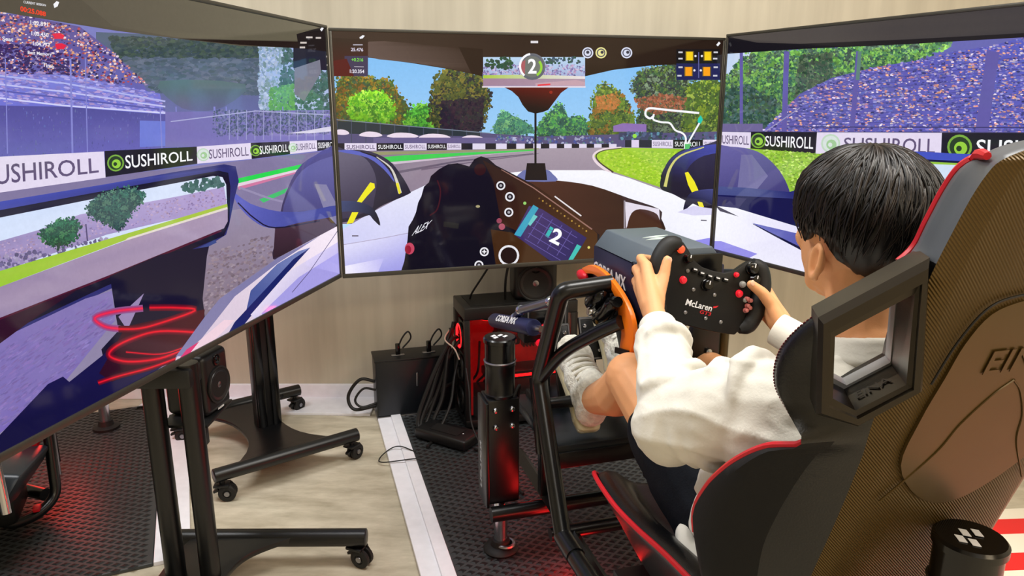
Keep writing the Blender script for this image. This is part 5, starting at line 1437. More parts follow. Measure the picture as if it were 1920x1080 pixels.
for s_ in (-1, 1):
    gp = curve_pts([WP(s_ * .100, .094, .002), WP(s_ * .128, .082, .002), WP(s_ * .143, .045, .002), WP(s_ * .140, .010, .002), WP(s_ * .138, -.022, .002), WP(s_ * .126, -.056, 0), WP(s_ * .104, -.072, -.002)], 5)
    MB().tube(gp, [0.012, 0.014, 0.016, 0.017, 0.018] + [0.0185] * 21 + [0.017, 0.016, 0.014, 0.012, 0.010], 16).build('grip', M_RUB, sw)
    MB().prism([WP(s_ * x, y, -.03) for x, y in ((.07, .06), (.135, .075), (.15, .02), (.12, -.01), (.07, .0))], -wn * 0.005, 0.001).build('shift_paddle', M_GLOSSB, sw)
MB().lathe(WP(0, 0, -.01), -wn, [(0, 0.045), (0.02, 0.045), (0.03, 0.036), (0.09, 0.036)], 24).build('quick_release_hub', M_DARK, sw)
M_BTNR = mat('red push button', (226, 30, 50), 0.3, emit=(226, 20, 44), estr=0.25)
M_BTNO = mat('orange lit push button', (232, 90, 56), 0.3, emit=(240, 80, 40), estr=0.5)
M_BTNP = mat('pink push button', (206, 120, 116), 0.35)
M_BTNG = mat('grey push button', (150, 150, 146), 0.4)
def button(x, y, r, m, h=0.006):
    MB().lathe(WP(x, y, 0.006), wn, [(0, r * 1.25), (0.002, r * 1.25), (0.002, r), (h, r), (h + 0.001, r * 0.7), (h + .0012, 0.0005)], 16).build('button', m, sw)
button(-.097, .080, .0072, M_BTNO)
button(-.075, .010, .0066, M_BTNR)
button(.080, .012, .0066, M_BTNR)
button(.084, .036, .0058, M_BTNG)
button(.062, .055, .0045, M_BTNR)
for (x, y) in ((.103, .004), (.112, .002), (.108, -.012), (.114, -.016), (.106, -.024)): button(x, y, .0042, M_BTNP, .008)
button(.100, .0, .0040, M_BTNG, .003)
for (x, y) in ((-.043, -.006), (.015, -.006), (-.052, -.064), (.004, -.066), (.046, -.066), (-.068, .034)): button(x, y, .0032, M_STEEL, .002)
def knob(x, y, r=.012):
    k = MB().lathe(WP(x, y, .006), wn, [(0, r * 1.1), (.003, r * 1.1), (.004, r), (.013, r * .9), (.014, r * .8), (.0142, .0005)], 20).build('rotary_knob', M_GLOSSB, sw)
    MB().box(WP(x, y + r * .5, .0205), (.002, r * .7, .001), (wx, wy, wn)).build('knob_mark', M_WHITE, k)
knob(.100, .080, .0125); knob(-.012, .012, .011); knob(-.075, .062, .009); knob(.112, .055, .010)
for k, (x, c) in enumerate(((-.050, .040), (-.030, .036), (-.008, .034), (.014, .034), (.036, .036))):
    b_ = MB().box(WP(x, c, .008), (.014, .008, .006), (wx, wy, wn), .0015).build('toggle_switch', M_GLOSSB, sw)
    MB().box(WP(x - .001, c + .001, .0115), (.008, .0025, .001), (wx, wy, wn)).build('switch_print', M_WHITE, b_)
tb = MB(); decal_text(tb, 'McLaren', WP(-.056, -.047, .0062), wx * .062, wy * .0135, 0.012, 0.15); tb.build('lettering', M_WHITE, sw, sm=0)
tb = MB(); decal_text(tb, 'GT3', WP(-.014, -.058, .0062), wx * .026, wy * .0075, 0.01, 0.15); tb.build('red_lettering', M_RED, sw, sm=0)
tb = MB(); tb.prism([WP(x, y, .0062) for x, y in ((.018, -.034), (.032, -.029), (.026, -.036), (.019, -.038))], wn * .0008); tb.build('red_swoosh', M_RED, sw, sm=0)

# ------------------------------------------------------------------ the neighbouring simulator on the left mat
nb = thing('simulator_frame', 'dark frame of the neighbouring simulator half hidden under the left television', 'simulator frame', (-1.75, 2.3, 0))
def B(x, y, z): return Vector((x, y, z))
ea = math.radians(-67); na = Vector((math.cos(ea), math.sin(ea), 0)); nb2 = Vector((-na.y, na.x, 0))
MB().tube(bend_path([B(-1.62, 1.98, .20), B(-1.52, 1.98, .05), B(-1.47, 2.06, .05), B(-1.45, 2.12, .08), B(-1.47, 2.16, .34)], 0.05), 0.016, 14).build('loop_tube', M_TUBE, nb)
MB().tube(bend_path([B(-1.50, 2.14, .07), B(-1.80, 2.25, .07), B(-2.2, 2.3, .07)], 0.05), 0.02, 14).build('floor_tube', M_TUBE, nb)
MB().prism([B(-1.36, 1.86, .29), B(-1.40, 1.80, .20), B(-1.46, 1.95, .155), B(-1.47, 2.12, .20), B(-1.45, 2.13, .25)], Vector((-.16, -.02, .02)), .012).build('pedal_plate', mat('dark slate plastic', (30, 40, 50), 0.35), nb)
MB().box(B(-1.62, 2.02, .13), (0.18, 0.22, 0.15), (na, nb2, EZ), 0.02).build('pedal_housing', M_DARK, nb)
MB().tube([B(-1.475, 2.18, .12), B(-1.485, 2.20, .46)], 0.010, 10).build('chrome_post', M_STEEL, nb)
MB().tube([B(-1.36, 1.78, .22), B(-1.38, 1.80, .38)], 0.012, 10).build('chrome_post', M_CHROME, nb)
MB().box(B(-1.50, 2.12, .27), (0.05, 0.04, 0.05), (na, nb2, EZ), .008).build('red_part', M_RED, nb)
MB().box(B(-1.47, 2.05, .075), (0.03, 0.02, 0.015), (na, nb2, EZ), .003).build('red_part', M_RED, nb)
MB().box(B(-1.62, 2.40, .20), (0.02, 0.02, 0.02), (na, nb2, EZ), .004).build('led_strip', M_REDLED, nb)
MB().tube([B(-1.62, 2.40, .05), B(-1.62, 2.40, .22)], 0.012, 10).build('led_post', M_TUBE, nb)
na_ = thing('motion_actuator', 'black actuator with a chrome leg on the far left mat', 'actuator', (-1.64, 2.76, 0), 0.4)
MB().cyl((0, 0, .04), (0, 0, .22), .020, seg=18).build('piston_rod', M_CHROME, na_, local=True)
MB().lathe((0, 0, .012), (0, 0, 1), [(0, .05), (.01, .05), (.016, .03), (.036, .026)], 24).build('foot', M_RUB, na_, local=True)
MB().box((0, 0, .33), (.10, .10, .24), bev=.008).build('housing', M_ACT, na_, local=True)
MB().lathe((0, 0, .45), (0, 0, 1), [(0, .042), (.10, .042), (.11, .046), (.12, .046)], 24).build('motor', M_ACT, na_, local=True)
lamp('red_neighbour_light', B(-1.66, 2.46, .22), 2.6, (1.0, .015, .015), .09)
# ------------------------------------------------------------------ bucket seat
M_LEATH = mat('black leatherette', (7, 7, 9), 0.33, spec=0.5, var=0.12, vscale=40, bump=0.12, bscale=350)
M_PANEL = mat('charcoal fabric side panel', (17, 17, 18), 0.75, spec=0.3, var=0.1, vscale=60, bump=0.1, bscale=500)
M_HEADP = mat('grey headrest cheek', (84, 88, 94), 0.4, var=0.06)
def ribbed(name, c, scale=1.0, strength=0.55):
    m = bpy.data.materials.new(name); m.use_nodes = True
    nt = m.node_tree; b = nt.nodes['Principled BSDF']
    b.inputs['Base Color'].default_value = lin(c)
    b.inputs['Roughness'].default_value = 0.34
    b.inputs['Metallic'].default_value = 0.45
    b.inputs['Specular IOR Level'].default_value = 0.5
    tc = nt.nodes.new('ShaderNodeTexCoord')
    mp = nt.nodes.new('ShaderNodeMapping'); mp.inputs['Rotation'].default_value = (0, math.radians(-48), 0)
    wv = nt.nodes.new('ShaderNodeTexWave'); wv.wave_type = 'BANDS'; wv.bands_direction = 'Z'
    wv.inputs['Scale'].default_value = 100 * scale; wv.inputs['Distortion'].default_value = 0.15; wv.inputs['Detail'].default_value = 1
    nt.links.new(tc.outputs['Object'], mp.inputs['Vector']); nt.links.new(mp.outputs['Vector'], wv.inputs['Vector'])
    bp = nt.nodes.new('ShaderNodeBump'); bp.inputs['Strength'].default_value = strength; bp.inputs['Distance'].default_value = 0.0025
    nt.links.new(wv.outputs['Fac'], bp.inputs['Height']); nt.links.new(bp.outputs['Normal'], b.inputs['Normal'])
    r = nt.nodes.new('ShaderNodeValToRGB')
    r.color_ramp.elements[0].color = tuple(k * 0.72 for k in lin(c)[:3]) + (1,); r.color_ramp.elements[1].color = lin(c)
    nt.links.new(wv.outputs['Fac'], r.inputs['Fac']); nt.links.new(r.outputs['Color'], b.inputs['Base Color'])
    return m
M_SHELL = ribbed('ribbed black vinyl with warm sheen tint', (96, 74, 32))  # brown stands for warm room light reflected in black vinyl
M_SHELL2 = mat('smooth black vinyl with warm sheen tint', (86, 67, 30), 0.34, 0.45, spec=0.5, var=0.05, vscale=12)  # same warm reflection put into the base colour
SU = -0.05
def vrear(z): return 0.115 - 0.32 * (z - 0.775)
seat = thing('bucket_seat', 'black bucket racing seat with red piping and ribbed black back shell tinted by a warm reflection', 'seat', G(SU, 0.4, 0.30))
rows = [  # z, half width of rear face, half width outside, v of the wing tip
    (.500, .150, .215, .300), (.560, .154, .245, .298), (.620, .155, .266, .290), (.690, .155, .272, .305), (.750, .155, .273, .276), (.800, .156, .273, .236),
    (.840, .158, .271, .196), (.876, .160, .268, .150), (.902, .164, .252, .102), (.930, .168, .254, .136), (.960, .170, .262, .156), (1.00, .171, .262, .154),
    (1.04, .175, .257, .128), (1.075, .176, .236, .100), (1.105, .177, .196, .084), (1.135, .177, .162, .074), (1.170, .174, .155, .064), (1.205, .170, .150, .053), (1.230, .163, .147, .040), (1.243, .153, .140, .026), (1.254, .124, .120, .020), (1.262, .085, .082, .014), (1.266, .040, .038, .010)]
ZS = []
for i in range(len(rows) - 1):
    k = 3
    for j in range(k): ZS.append((i + j / k))
ZS.append(len(rows) - 1)
R4 = [Vector((r[0], r[1], r[2])) for r in rows]
def row_at(t):
    i = min(int(t), len(rows) - 2); f = t - i
    g = lambda c: [rows[max(i - 1, 0)][c], rows[i][c], rows[i + 1][c], rows[min(i + 2, len(rows) - 1)][c]]
    out = []
    for c in range(4):
        p0, p1, p2, p3 = g(c)
        out.append(0.5 * (2 * p1 + (p2 - p0) * f + (2 * p0 - 5 * p1 + 4 * p2 - p3) * f * f + (3 * p1 - p0 - 3 * p2 + p3) * f ** 3))
    return out
def section(z, wr, uo, vt):
    vb = vrear(z)
    vt = max(vt, vb + 0.03)
    L = lambda a, b, t: a + (b - a) * t
    ft = min(.085, (vt - vb) * .80); wi = min(wr - .012, uo - .045)
    k = [(0, vb), (wr * .5, vb + .001), (wr * .85, vb + .005), (wr, vb + .016), (L(wr, uo, .5), L(vb + .016, vt, .30)), (L(wr, uo, .9), L(vb + .016, vt, .60)), (uo, L(vb, vt, .82)), (uo - .004, vt - .004), (uo - .018, vt + .002), (uo - .036, vt - .008), (L(wi, uo - .045, .75), L(vb + ft, vt, .62)), (wi, vb + ft), (wr * .55, vb + ft * .82), (0, vb + ft * .78)]
    return k
V, Fc, Mi = [], [], []
NS = None
for t in ZS:
    z, wr, uo, vt = row_at(t)
    k = section(z, wr, uo, vt)
    loop = k + [(-x, y) for x, y in k[-2:0:-1]]
    NS = len(loop)
    for (x, y) in loop: V.append(G(SU - x, y, z))
nz = len(ZS)
for i in range(nz - 1):
    for j in range(NS):
        j2 = (j + 1) % NS
        Fc.append((i * NS + j, i * NS + j2, (i + 1) * NS + j2, (i + 1) * NS + j))
        jj = min(j, NS - 1 - j)
        z = row_at(ZS[i])[0]
        if jj <= 2: Mi.append(1)
        elif jj in (4, 5, 6) and z < 0.895: Mi.append(2)
        elif jj in (3, 4, 5, 6) and z > 1.125: Mi.append(3)
        else: Mi.append(0)
Fc.append(tuple(range(NS))); Mi.append(0)
Fc.append(tuple((nz - 1) * NS + j for j in range(NS))); Mi.append(0)
b_ = MB(); b_.v = V; b_.f = Fc; b_.mi = Mi
back = b_.build('backrest', [M_LEATH, M_SHELL, M_PANEL, M_HEADP], seat, sm=55)
# harness openings through both shoulder wings
OUT = [(-0.054, 0.018), (0.049, 0.090), (0.060, -0.058), (0.0, -0.106), (-0.045, -0.096)]
INN = [(-0.034, -0.003), (0.040, 0.050), (0.044, -0.053), (-0.004, -0.088), (-0.029, -0.076)]
def bez(s, side, d=0.0):
    """point on the bezel plane of one wing: s = (across, up); d = depth into the wing"""
    nu, nv, tu, tv = 0.49, 0.87, 0.87, -0.49
    u, v = -0.265 + tu * s[0] + nu * d, 0.058 + tv * s[0] + nv * d
    return G(u if side < 0 else 2 * SU - u, v, 1.05 + s[1])
for side in (-1, 1):
    cut = MB(); a = [bez(p, side, -0.08) for p in INN]
    dv = bez((0, 0), side, 0.30) - bez((0, 0), side, -0.08)
    cut.prism(a, dv)
    co = cut.build('cutter', M_LEATH, None, sm=0)
    md = back.modifiers.new('slot', 'BOOLEAN'); md.operation = 'DIFFERENCE'; md.object = co; md.solver = 'EXACT'
    evaluated(back)
    bpy.data.objects.remove(co)
smooth(back.data, 55)
M_BEZ = mat('satin black bezel', (62, 57, 50), 0.28, 0.75, spec=0.6, var=0.04)
for side in (-1, 1):
    n = 5
    def ring(scale, pts, d): return [bez((p[0] * scale, p[1] * scale), side, d) for p in pts]
    mid = [((o[0] + i[0] * 2.0) / 3, (o[1] + i[1] * 2.0) / 3) for o, i in zip(OUT, INN)]
    o2 = [((o[0] * 3 + i[0]) / 4, (o[1] * 3 + i[1]) / 4) for o, i in zip(OUT, INN)]
    loops = [ring(1, OUT, .035), ring(1, OUT, -.012), ring(1, o2, -.020), ring(1, mid, -.020), ring(1, mid, -.012), ring(1, INN, -.010), ring(1, INN, .075)]
    vs = [p for l in loops for p in l]
    fs = []
    for i in range(len(loops) - 1):
        for j in range(n): fs.append((i * n + j, i * n + (j + 1) % n, (i + 1) * n + (j + 1) % n, (i + 1) * n + j))
    bo = MB().add(vs, fs).build('slot_bezel', M_BEZ, seat, sm=20)
    inn2 = [(p[0] * .93 + .002, p[1] * .93 - .001) for p in INN]
    tr = [ring(1, INN, .055), ring(1, inn2, .055), ring(1, inn2, .080), ring(1, INN, .080)]
    vs = [p for l in tr for p in l]; fs = []
    for i in range(3):
        for j in range(n): fs.append((i * n + j, i * n + (j + 1) % n, (i + 1) * n + (j + 1) % n, (i + 1) * n + j))
    MB().add(vs, fs).build('silver_trim', mat('satin silver trim', (150, 150, 152), 0.3, 0.4), bo, sm=20)
    tb = MB()
    if side < 0:
        q0, q1 = bez(INN[3], side, .012), bez(INN[2], side, .012)
        ex = (q1 - q0) * .7; dp = (bez((0, 0), side, .035) - bez((0, 0), side, .012)) * 0.7
        decal_text(tb, 'EINA', q0 + (q1 - q0) * .12 + EZ * .0015, ex, dp, 0.01)
        tb.build('slot_lettering', mat('dark grey print', (70, 66, 66), 0.4), bo, sm=0)
# red piping
def tip_path(t0, t1, side, du=0.0):
    pts = []
    k = 22
    for i in range(k + 1):
        z, wr, uo, vt = row_at(t0 + (t1 - t0) * i / k)
        vt = max(vt, vrear(z) + 0.03)
        pts.append(G(SU + side * (uo - .010 + du), vt + .001, z))
    return pts
for side in (-1, 1):
    MB().tube(tip_path(2.6, 7.9, side), 0.0052, 8).build('piping', M_RED, seat)
    MB().tube(tip_path(14.6, 18.8, side) + [G(SU + side * .139, .020, 1.246), G(SU + side * .147, .008, 1.247), G(SU + side * .152, -.002, 1.246)], [0.0056] * 25 + [0.004], 8).build('piping', M_RED, seat)
    st_ = MB()
    tp = tip_path(8.6, 13.2, side, .006)
    for i in range(len(tp) - 1):
        for f in (0.1, 0.6):
            a = tp[i].lerp(tp[i + 1], f); b = tp[i].lerp(tp[i + 1], f + .3)
            st_.tube([a - EV * .005, b - EV * .005], 0.0007, 5)
    o = st_.build('stitching', mat('dark red thread', (120, 20, 40), 0.6), seat); o['kind'] = 'stuff'
# seams and lettering on the back shell
def rearp(u, z, d=0.0): return G(u, vrear(z) - d, z)
for side in (1, -1):
    def m_(u): return u if side > 0 else 2 * SU - u
    MB().tube(curve_pts([rearp(m_(-.176), .984, .001), rearp(m_(-.168), 1.041, .002), rearp(m_(-.146), 1.083, .002), rearp(m_(-.10), 1.095, .002), rearp(m_(SU), 1.098, .002)], 6), 0.0014, 6).build('seam', M_RUB, seat)
    MB().tube(curve_pts([rearp(m_(-.168), .80, .001), rearp(m_(-.116), .871, .002), rearp(m_(-.099), .915, .002), rearp(m_(-.072), .955, .002), rearp(m_(SU), .975, .002)], 6), 0.0014, 6).build('seam', M_SHELL2, seat)
pp = [rearp(u, z, .0015) for u, z in ((-.160, .990), (-.155, 1.036), (-.138, 1.072), (-.10, 1.086), (SU, 1.09), (.0, 1.086), (.038, 1.072), (.055, 1.036), (.062, .990), (.066, .93), (.062, .86), (.01, .80), (SU, .775), (-.11, .80), (-.162, .86), (-.166, .93))]
MB().prism(curve_pts(pp, 4, True), (EV * .004 + EZ * .0012)).build('smooth_panel', M_SHELL2, seat, sm=0)
tb = MB(); nrm = (-EV - EZ * .32).normalized(); eyb = (EZ - EV * .32).normalized()
decal_text(tb, 'EINA', rearp(-.108, .990, .0028), EU * .115, eyb * .034, 0.012, thick=0.0011)
tb.build('embossed_lettering', M_SHELL2, seat, sm=20)
# cushion
vs, fs, mi = [], [], []
CK = [(.200, .250, .545, .36), (.300, .262, .578, .35), (.400, .266, .572, .34), (.500, .266, .556, .335), (.600, .262, .542, .335), (.700, .252, .534, .34), (.770, .236, .522, .35), (.805, .205, .490, .38), (.815, .17, .45, .40)]
for (v, hw, zt, zb) in CK:
    zc = min(.455, zt - .03)
    half = [(0, zb), (hw * .5, zb), (hw - .085, zb + .02), (hw - .050, (zb + zt) / 2), (hw - .006, zt - .022), (hw - .004, zt - .004), (hw - .045, zt + .002), (hw - .082, zt - .035), (hw - .105, zc + .004), (hw * .35, zc - .004), (0, zc - .006)]
    loop = half + [(-x, z) for x, z in half[-2:0:-1]]
    NC = len(loop)
    vs += [G(SU - x, v, z) for x, z in loop]
for i in range(len(CK) - 1):
    for j in range(NC):
        j2 = (j + 1) % NC
        fs.append((i * NC + j, i * NC + j2, (i + 1) * NC + j2, (i + 1) * NC + j))
fs += [tuple(range(NC)), tuple((len(CK) - 1) * NC + j for j in range(NC))]
cu = MB().add(vs, fs).build('cushion', M_LEATH, seat, sm=60)
sub = cu.modifiers.new('round', 'SUBSURF'); sub.levels = 2; sub.render_levels = 2
evaluated(cu); cu.data.shade_smooth()
for side in (-1, 1):
    P_ = curve_pts([G(SU + side * (hw - .006), v, zt - .008) for (v, hw, zt, zb) in CK[1:8]] + [G(SU + side * .17, .812, .462)], 5)
    MB().tube(P_, 0.0050, 8).build('piping', M_RED, cu)
MB().box(G(SU, .46, .315), (.44, .44, .04), RAX, .006).build('seat_base', M_BLACK, seat)
for u in (-.24, .14):
    MB().box(G(u, .46, .30), (.03, .46, .03), RAX, .003).build('seat_slider', M_STEEL, seat)
# ------------------------------------------------------------------ the driver
def skin_mat():
    m = mat('skin', (232, 168, 118), 0.5, spec=0.35, var=0.06, vscale=14, bump=0.05, bscale=400)
    b = m.node_tree.nodes['Principled BSDF']
    b.inputs['Subsurface Weight'].default_value = 0.08
    b.inputs['Subsurface Radius'].default_value = (0.01, 0.004, 0.002)
    return m
M_SKIN = skin_mat()
M_TAN = M_SKIN
M_SHIRT = mat('white cotton sweatshirt', (232, 229, 218), 0.85, spec=0.2, var=0.03, vscale=30, bump=0.10, bscale=260)
M_SHORT = mat('dark navy mesh shorts', (10, 15, 24), 0.8, spec=0.2, var=0.2, vscale=120, bump=0.2, bscale=300)
M_SHOE = mat('off-white knit shoe', (240, 236, 222), 0.7, spec=0.3, var=0.16, vscale=90, bump=0.8, bscale=170)
M_SOLE = mat('cream rubber sole', (222, 210, 170), 0.5, var=0.05)
M_HAIR = mat('black hair', (12, 9, 9), 0.4, spec=0.35, var=0.35, vscale=60)
M_HAIR2 = mat('dark brown hair strands', (30, 21, 17), 0.38, spec=0.45, var=0.4, vscale=40)
pr = thing('person', 'person in a white sweatshirt and dark shorts gripping the racing wheel', 'person', G(-0.05, 0.40, 0.45))
J = dict(pel=(-.05, .37, .52), belly=(-.05, .32, .66), chest=(-.05, .275, .80), neck=(-.05, .275, .935), head=(-.05, .325, 1.112),
         lsh=(-.212, .275, .862), lel=(-.297, .412, .800), lwr=(-.226, .617, .890), rsh=(.112, .275, .862), rel=(.215, .43, .745), rwr=(.088, .648, .832),
         lhip=(-.135, .39, .51), lkn=(-.188, .805, .713), lan=(-.168, 1.075, .545), rhip=(.035, .39, .51), rkn=(.088, .93, .645), ran=(.012, 1.285, .585))
Jw = {k: G(*v) for k, v in J.items()}
b = MB()
# trunk
b.ball(Jw['pel'], (.14, .11, .10), RAX).ball(Jw['belly'], (.125, .09, .12), RAX).ball(Jw['chest'], (.145, .095, .13), RAX)
b.limb(Jw['chest'] + EZ * .05, Jw['neck'], .09, .06)
b.limb(Jw['neck'] - EZ * .03, G(-.05, .315, 1.05), .057, .053)
for s in 'lr':
    b.limb(Jw['chest'] + EZ * .07, Jw[s + 'sh'], .075, .058)
    b.limb(Jw[s + 'sh'], Jw[s + 'el'], .050, .040)
    b.limb(Jw[s + 'el'], Jw[s + 'wr'], .040, .026)
    b.limb(Jw['pel'], Jw[s + 'hip'], .09, .085)
    kn, an = Jw[s + 'kn'], Jw[s + 'an']
    b.limb(Jw[s + 'hip'], kn, .080, .052)
    b.ball(kn, .054)
    d = an - kn
    calf = kn + d * .33 - EV * .012 - EZ * .016
    b.limb(kn, calf, .048, .053).limb(calf, an, .053, .034)
    b.limb(an, an + EV * .04 + EZ * .03, .034, .030)
# head: skull, jaw, face
hc = Jw['head']
b.ball(hc + EZ * .012, (.074, .092, .092), RAX, 20, 14)
b.ball(hc + EV * .022 - EZ * .034, (.067, .072, .082), RAX, 18, 12)
b.limb(hc + EV * .050 - EZ * .088, hc + EV * .058 - EZ * .092, .030, .028)
for s in (-1, 1):
    b.limb(hc + EU * s * .055 - EZ * .045 + EV * .012, hc + EU * s * .020 - EZ * .090 + EV * .060, .022, .020)
    b.ball(hc + EU * s * .040 + EV * .062 - EZ * .020, (.024, .020, .022), RAX)
    b.ball(hc + EU * s * .032 + EV * .080 + EZ * .022, (.022, .010, .008), RAX)
b.limb(hc + EV * .088 + EZ * .012, hc + EV * .108 - EZ * .022, .008, .011)
b.ball(hc + EV * .094 - EZ * .026, (.016, .010, .008), RAX)
b.limb(hc + EV * .086 - EZ * .050 - EU * .018, hc + EV * .086 - EZ * .050 + EU * .018, .007, .007)
b.limb(hc + EV * .084 - EZ * .060 - EU * .014, hc + EV * .084 - EZ * .060 + EU * .014, .008, .008)
# ears
for s in (-1, 1):
    e0 = hc + EU * s * .078 - EZ * .042 - EV * .012
    ring_ = [e0 + (EV * math.cos(a) * .013 - EV * .005 * math.sin(a)) + EZ * (math.sin(a) * .025) + EU * s * (.004 + .006 * (1 - math.cos(a)) * .5) for a in [2 * math.pi * k / 14 for k in range(14)]]
    b.tube(ring_, .0050, 8, closed=True)
    b.ball(e0 - EU * s * .001, (.005, .011, .021), RAX)
    b.ball(e0 - EZ * .025 + EV * .004 + EU * s * .002, (.005, .006, .007), RAX)
# hands ------------------------------------------------------------
def finger(pts, r0, r1):
    for i in range(len(pts) - 1):
        f0, f1 = i / (len(pts) - 1), (i + 1) / (len(pts) - 1)
        b.limb(G(*pts[i]), G(*pts[i + 1]), r0 + (r1 - r0) * f0, r0 + (r1 - r0) * f1, 12)
# left hand: back of the hand outwards, fingers hooked over the far side of the grip, thumb up on the near side
LM_ = [(-.194, .738, .976), (-.202, .748, .955), (-.205, .746, .933), (-.201, .736, .913)]
for k, m in enumerate(LM_):
    b.limb(Jw['lwr'], G(*m), .021, .0125)
b.limb(G(-0.214, .665, 0.913), G(-0.202, .725, 0.943), .024, .020)
finger([LM_[0], (-0.188, .778, 0.983), (-0.164, .789, 0.978), (-0.148, .772, 0.972)], .0112, .0082)
finger([LM_[1], (-0.193, .786, 0.959), (-0.166, .796, 0.954), (-0.150, .778, 0.950)], .0114, .0084)
finger([LM_[2], (-0.195, .782, 0.935), (-0.169, .791, 0.930), (-0.153, .774, 0.927)], .0108, .0080)
finger([LM_[3], (-0.191, .766, 0.911), (-0.170, .774, 0.907), (-0.156, .760, 0.905)], .0098, .0074)
finger([(-0.214, .650, 0.903), (-0.194, .680, 0.933), (-0.175, .698, 0.963), (-0.164, .708, 0.992)], .0165, .0098)
# right hand
RM_ = [(0.090, .738, 0.906), (0.098, .748, 0.886), (0.101, .744, 0.865), (0.096, .733, 0.846)]
for k, m in enumerate(RM_):
    b.limb(Jw['rwr'], G(*m), .021, .0125)
b.limb(G(0.088, .680, 0.852), G(0.092, .722, 0.876), .025, .021)
finger([RM_[0], (0.084, .776, 0.904), (0.062, .786, 0.901), (0.046, .770, 0.898)], .0112, .0082)
finger([RM_[1], (0.090, .784, 0.882), (0.066, .792, 0.878), (0.050, .775, 0.875)], .0114, .0084)
finger([RM_[2], (0.092, .778, 0.860), (0.068, .786, 0.856), (0.052, .769, 0.854)], .0108, .0080)
finger([RM_[3], (0.088, .764, 0.842), (0.068, .770, 0.838), (0.054, .756, 0.836)], .0098, .0074)
finger([(0.082, .668, 0.852), (0.074, .690, 0.886), (0.054, .700, 0.912), (0.032, .708, 0.929)], .0170, .0098)
body = fuse(b, 'body', M_SKIN, pr, 0.0036, 5)
M_NAIL = mat('finger nail', (240, 190, 160), 0.3)
for (p, n) in (((-.1625, .7005, .994), (-.3, -1, .2)), ((.030, .700, .934), (-.1, -1, .3))):
    nn = (EU * n[0] + EV * n[1] + EZ * n[2]).normalized()
    MB().ball(G(*p) , (.0052, .0062, .0016), (EU, EZ.cross(nn).cross(nn).normalized() if False else nn.cross(EU).normalized(), nn)).build('thumb_nail', M_NAIL, body)
for s in (-1, 1):
    ey = MB().ball(hc + EU * s * .031 + EV * .082 + EZ * .006, (.0125, .010, .009), RAX).build('eye', M_WHITE, body)
    MB().ball(hc + EU * s * .031 + EV * .0905 + EZ * .006, (.0055, .002, .0055), RAX).build('iris', mat('dark iris', (40, 26, 18), 0.2), ey)
    MB().limb(hc + EU * s * .018 + EV * .090 + EZ * .030, hc + EU * s * .046 + EV * .080 + EZ * .032, .003, .002).build('eyebrow', M_HAIR, body)

# sweatshirt -------------------------------------------------------
b = MB()
b.ball(G(-.05, .275, .815), (.170, .108, .135), RAX, 20, 14)
b.ball(G(-.05, .315, .69), (.160, .118, .14), RAX, 20, 14)
b.ball(G(-.05, .375, .665), (.205, .125, .09), RAX, 20, 14)
b.ball(G(-.05, .385, .600), (.205, .140, .100), RAX, 20, 14)
b.tube([G(-.05 + .202 * math.cos(a), .400 + .135 * math.sin(a), .545) for a in [2 * math.pi * k / 28 for k in range(28)]], .016, 8, closed=True)
for s in 'lr':
    sg = -1 if s == 'l' else 1
    sh, el, wr = Jw[s + 'sh'], Jw[s + 'el'], Jw[s + 'wr']
    b.limb(G(-.05, .27, .868), sh, .085, .068)
    b.limb(G(-.05 + sg * .10, .285, .80), sh - EZ * .03, .09, .08)
    b.limb(sh, sh.lerp(el, .55), .071, .072)
    b.limb(sh.lerp(el, .5), el, .072, .060)
    b.ball(el - EZ * .012 - EV * .004 + EU * sg * .004, .064)
    m_ = el.lerp(wr, .62)
    b.limb(el, m_, .058, .046)
    b.limb(m_, el.lerp(wr, .82), .048, .042)
    # folds at the elbow and along the sleeve
    ax_ = (wr - el).normalized(); side_ = ax_.cross(EZ).normalized()
    for (t, r, tl, ph) in ((.10, .060, .9, 0.4), (.30, .059, -.7, 1.6), (.52, .055, .8, 2.5), (.72, .050, -.5, .6)):
        c = el.lerp(wr, t)
        x_, y_, d_ = frame_of(ax_ + side_ * tl * .35)
        b.tube([c + (x_ * math.cos(a + ph) + y_ * math.sin(a + ph)) * (r * (1.02 - .16 * abs(a / math.pi * 2 - 1) ** 3)) for a in [math.pi * k / 10 for k in range(11)]], [.003, .007, .010, .012, .012, .012, .012, .010, .008, .005, .003], 8)
    ax2 = (el - sh).normalized()
    for (t, r, tl, ph) in ((.12, .079, .6, 0.2), (.38, .079, -.8, 1.2), (.62, .076, .7, 2.2), (.85, .068, -.6, 2.9)):
        c = sh.lerp(el, t)
        x_, y_, d_ = frame_of(ax2 + EV * tl * .35)
        b.tube([c + (x_ * math.cos(a + ph) + y_ * math.sin(a + ph)) * (r * (1.02 - .16 * abs(a / math.pi / .6 - 1) ** 3)) for a in [math.pi * 1.2 * k / 10 for k in range(11)]], [.003, .008, .012, .014, .015, .014, .013, .012, .009, .005, .003], 8)
def folds(p):
    q = Vector((p.x * 9, p.y * 9, p.z * 15))
    a = 1 - abs(noise.noise(q)) * 2.2
    c = noise.noise(p * 34) 
    e = 1 - abs(noise.noise(Vector((p.x * 20 + p.z * 8, p.y * 16, p.z * 26)))) * 2.4
    return 0.0058 * a * abs(a) + 0.0013 * e * abs(e) + 0.0008 * c
shirt = fuse(b, 'sweatshirt', M_SHIRT, pr, 0.0048, 9, folds)
cb = MB()
nk = G(-.05, .283, .942)
for (dz, r, t) in ((0, .072, .010), (.012, .068, .009), (-.012, .078, .010)):
    cb.tube([nk + EU * (r * math.cos(a)) + EV * (r * 1.02 * math.sin(a)) + EZ * (dz - .016 * math.sin(a)) for a in [2 * math.pi * k / 32 for k in range(32)]], t, 8, closed=True)
fuse(cb, 'collar', M_SHIRT, shirt, 0.004, 3)
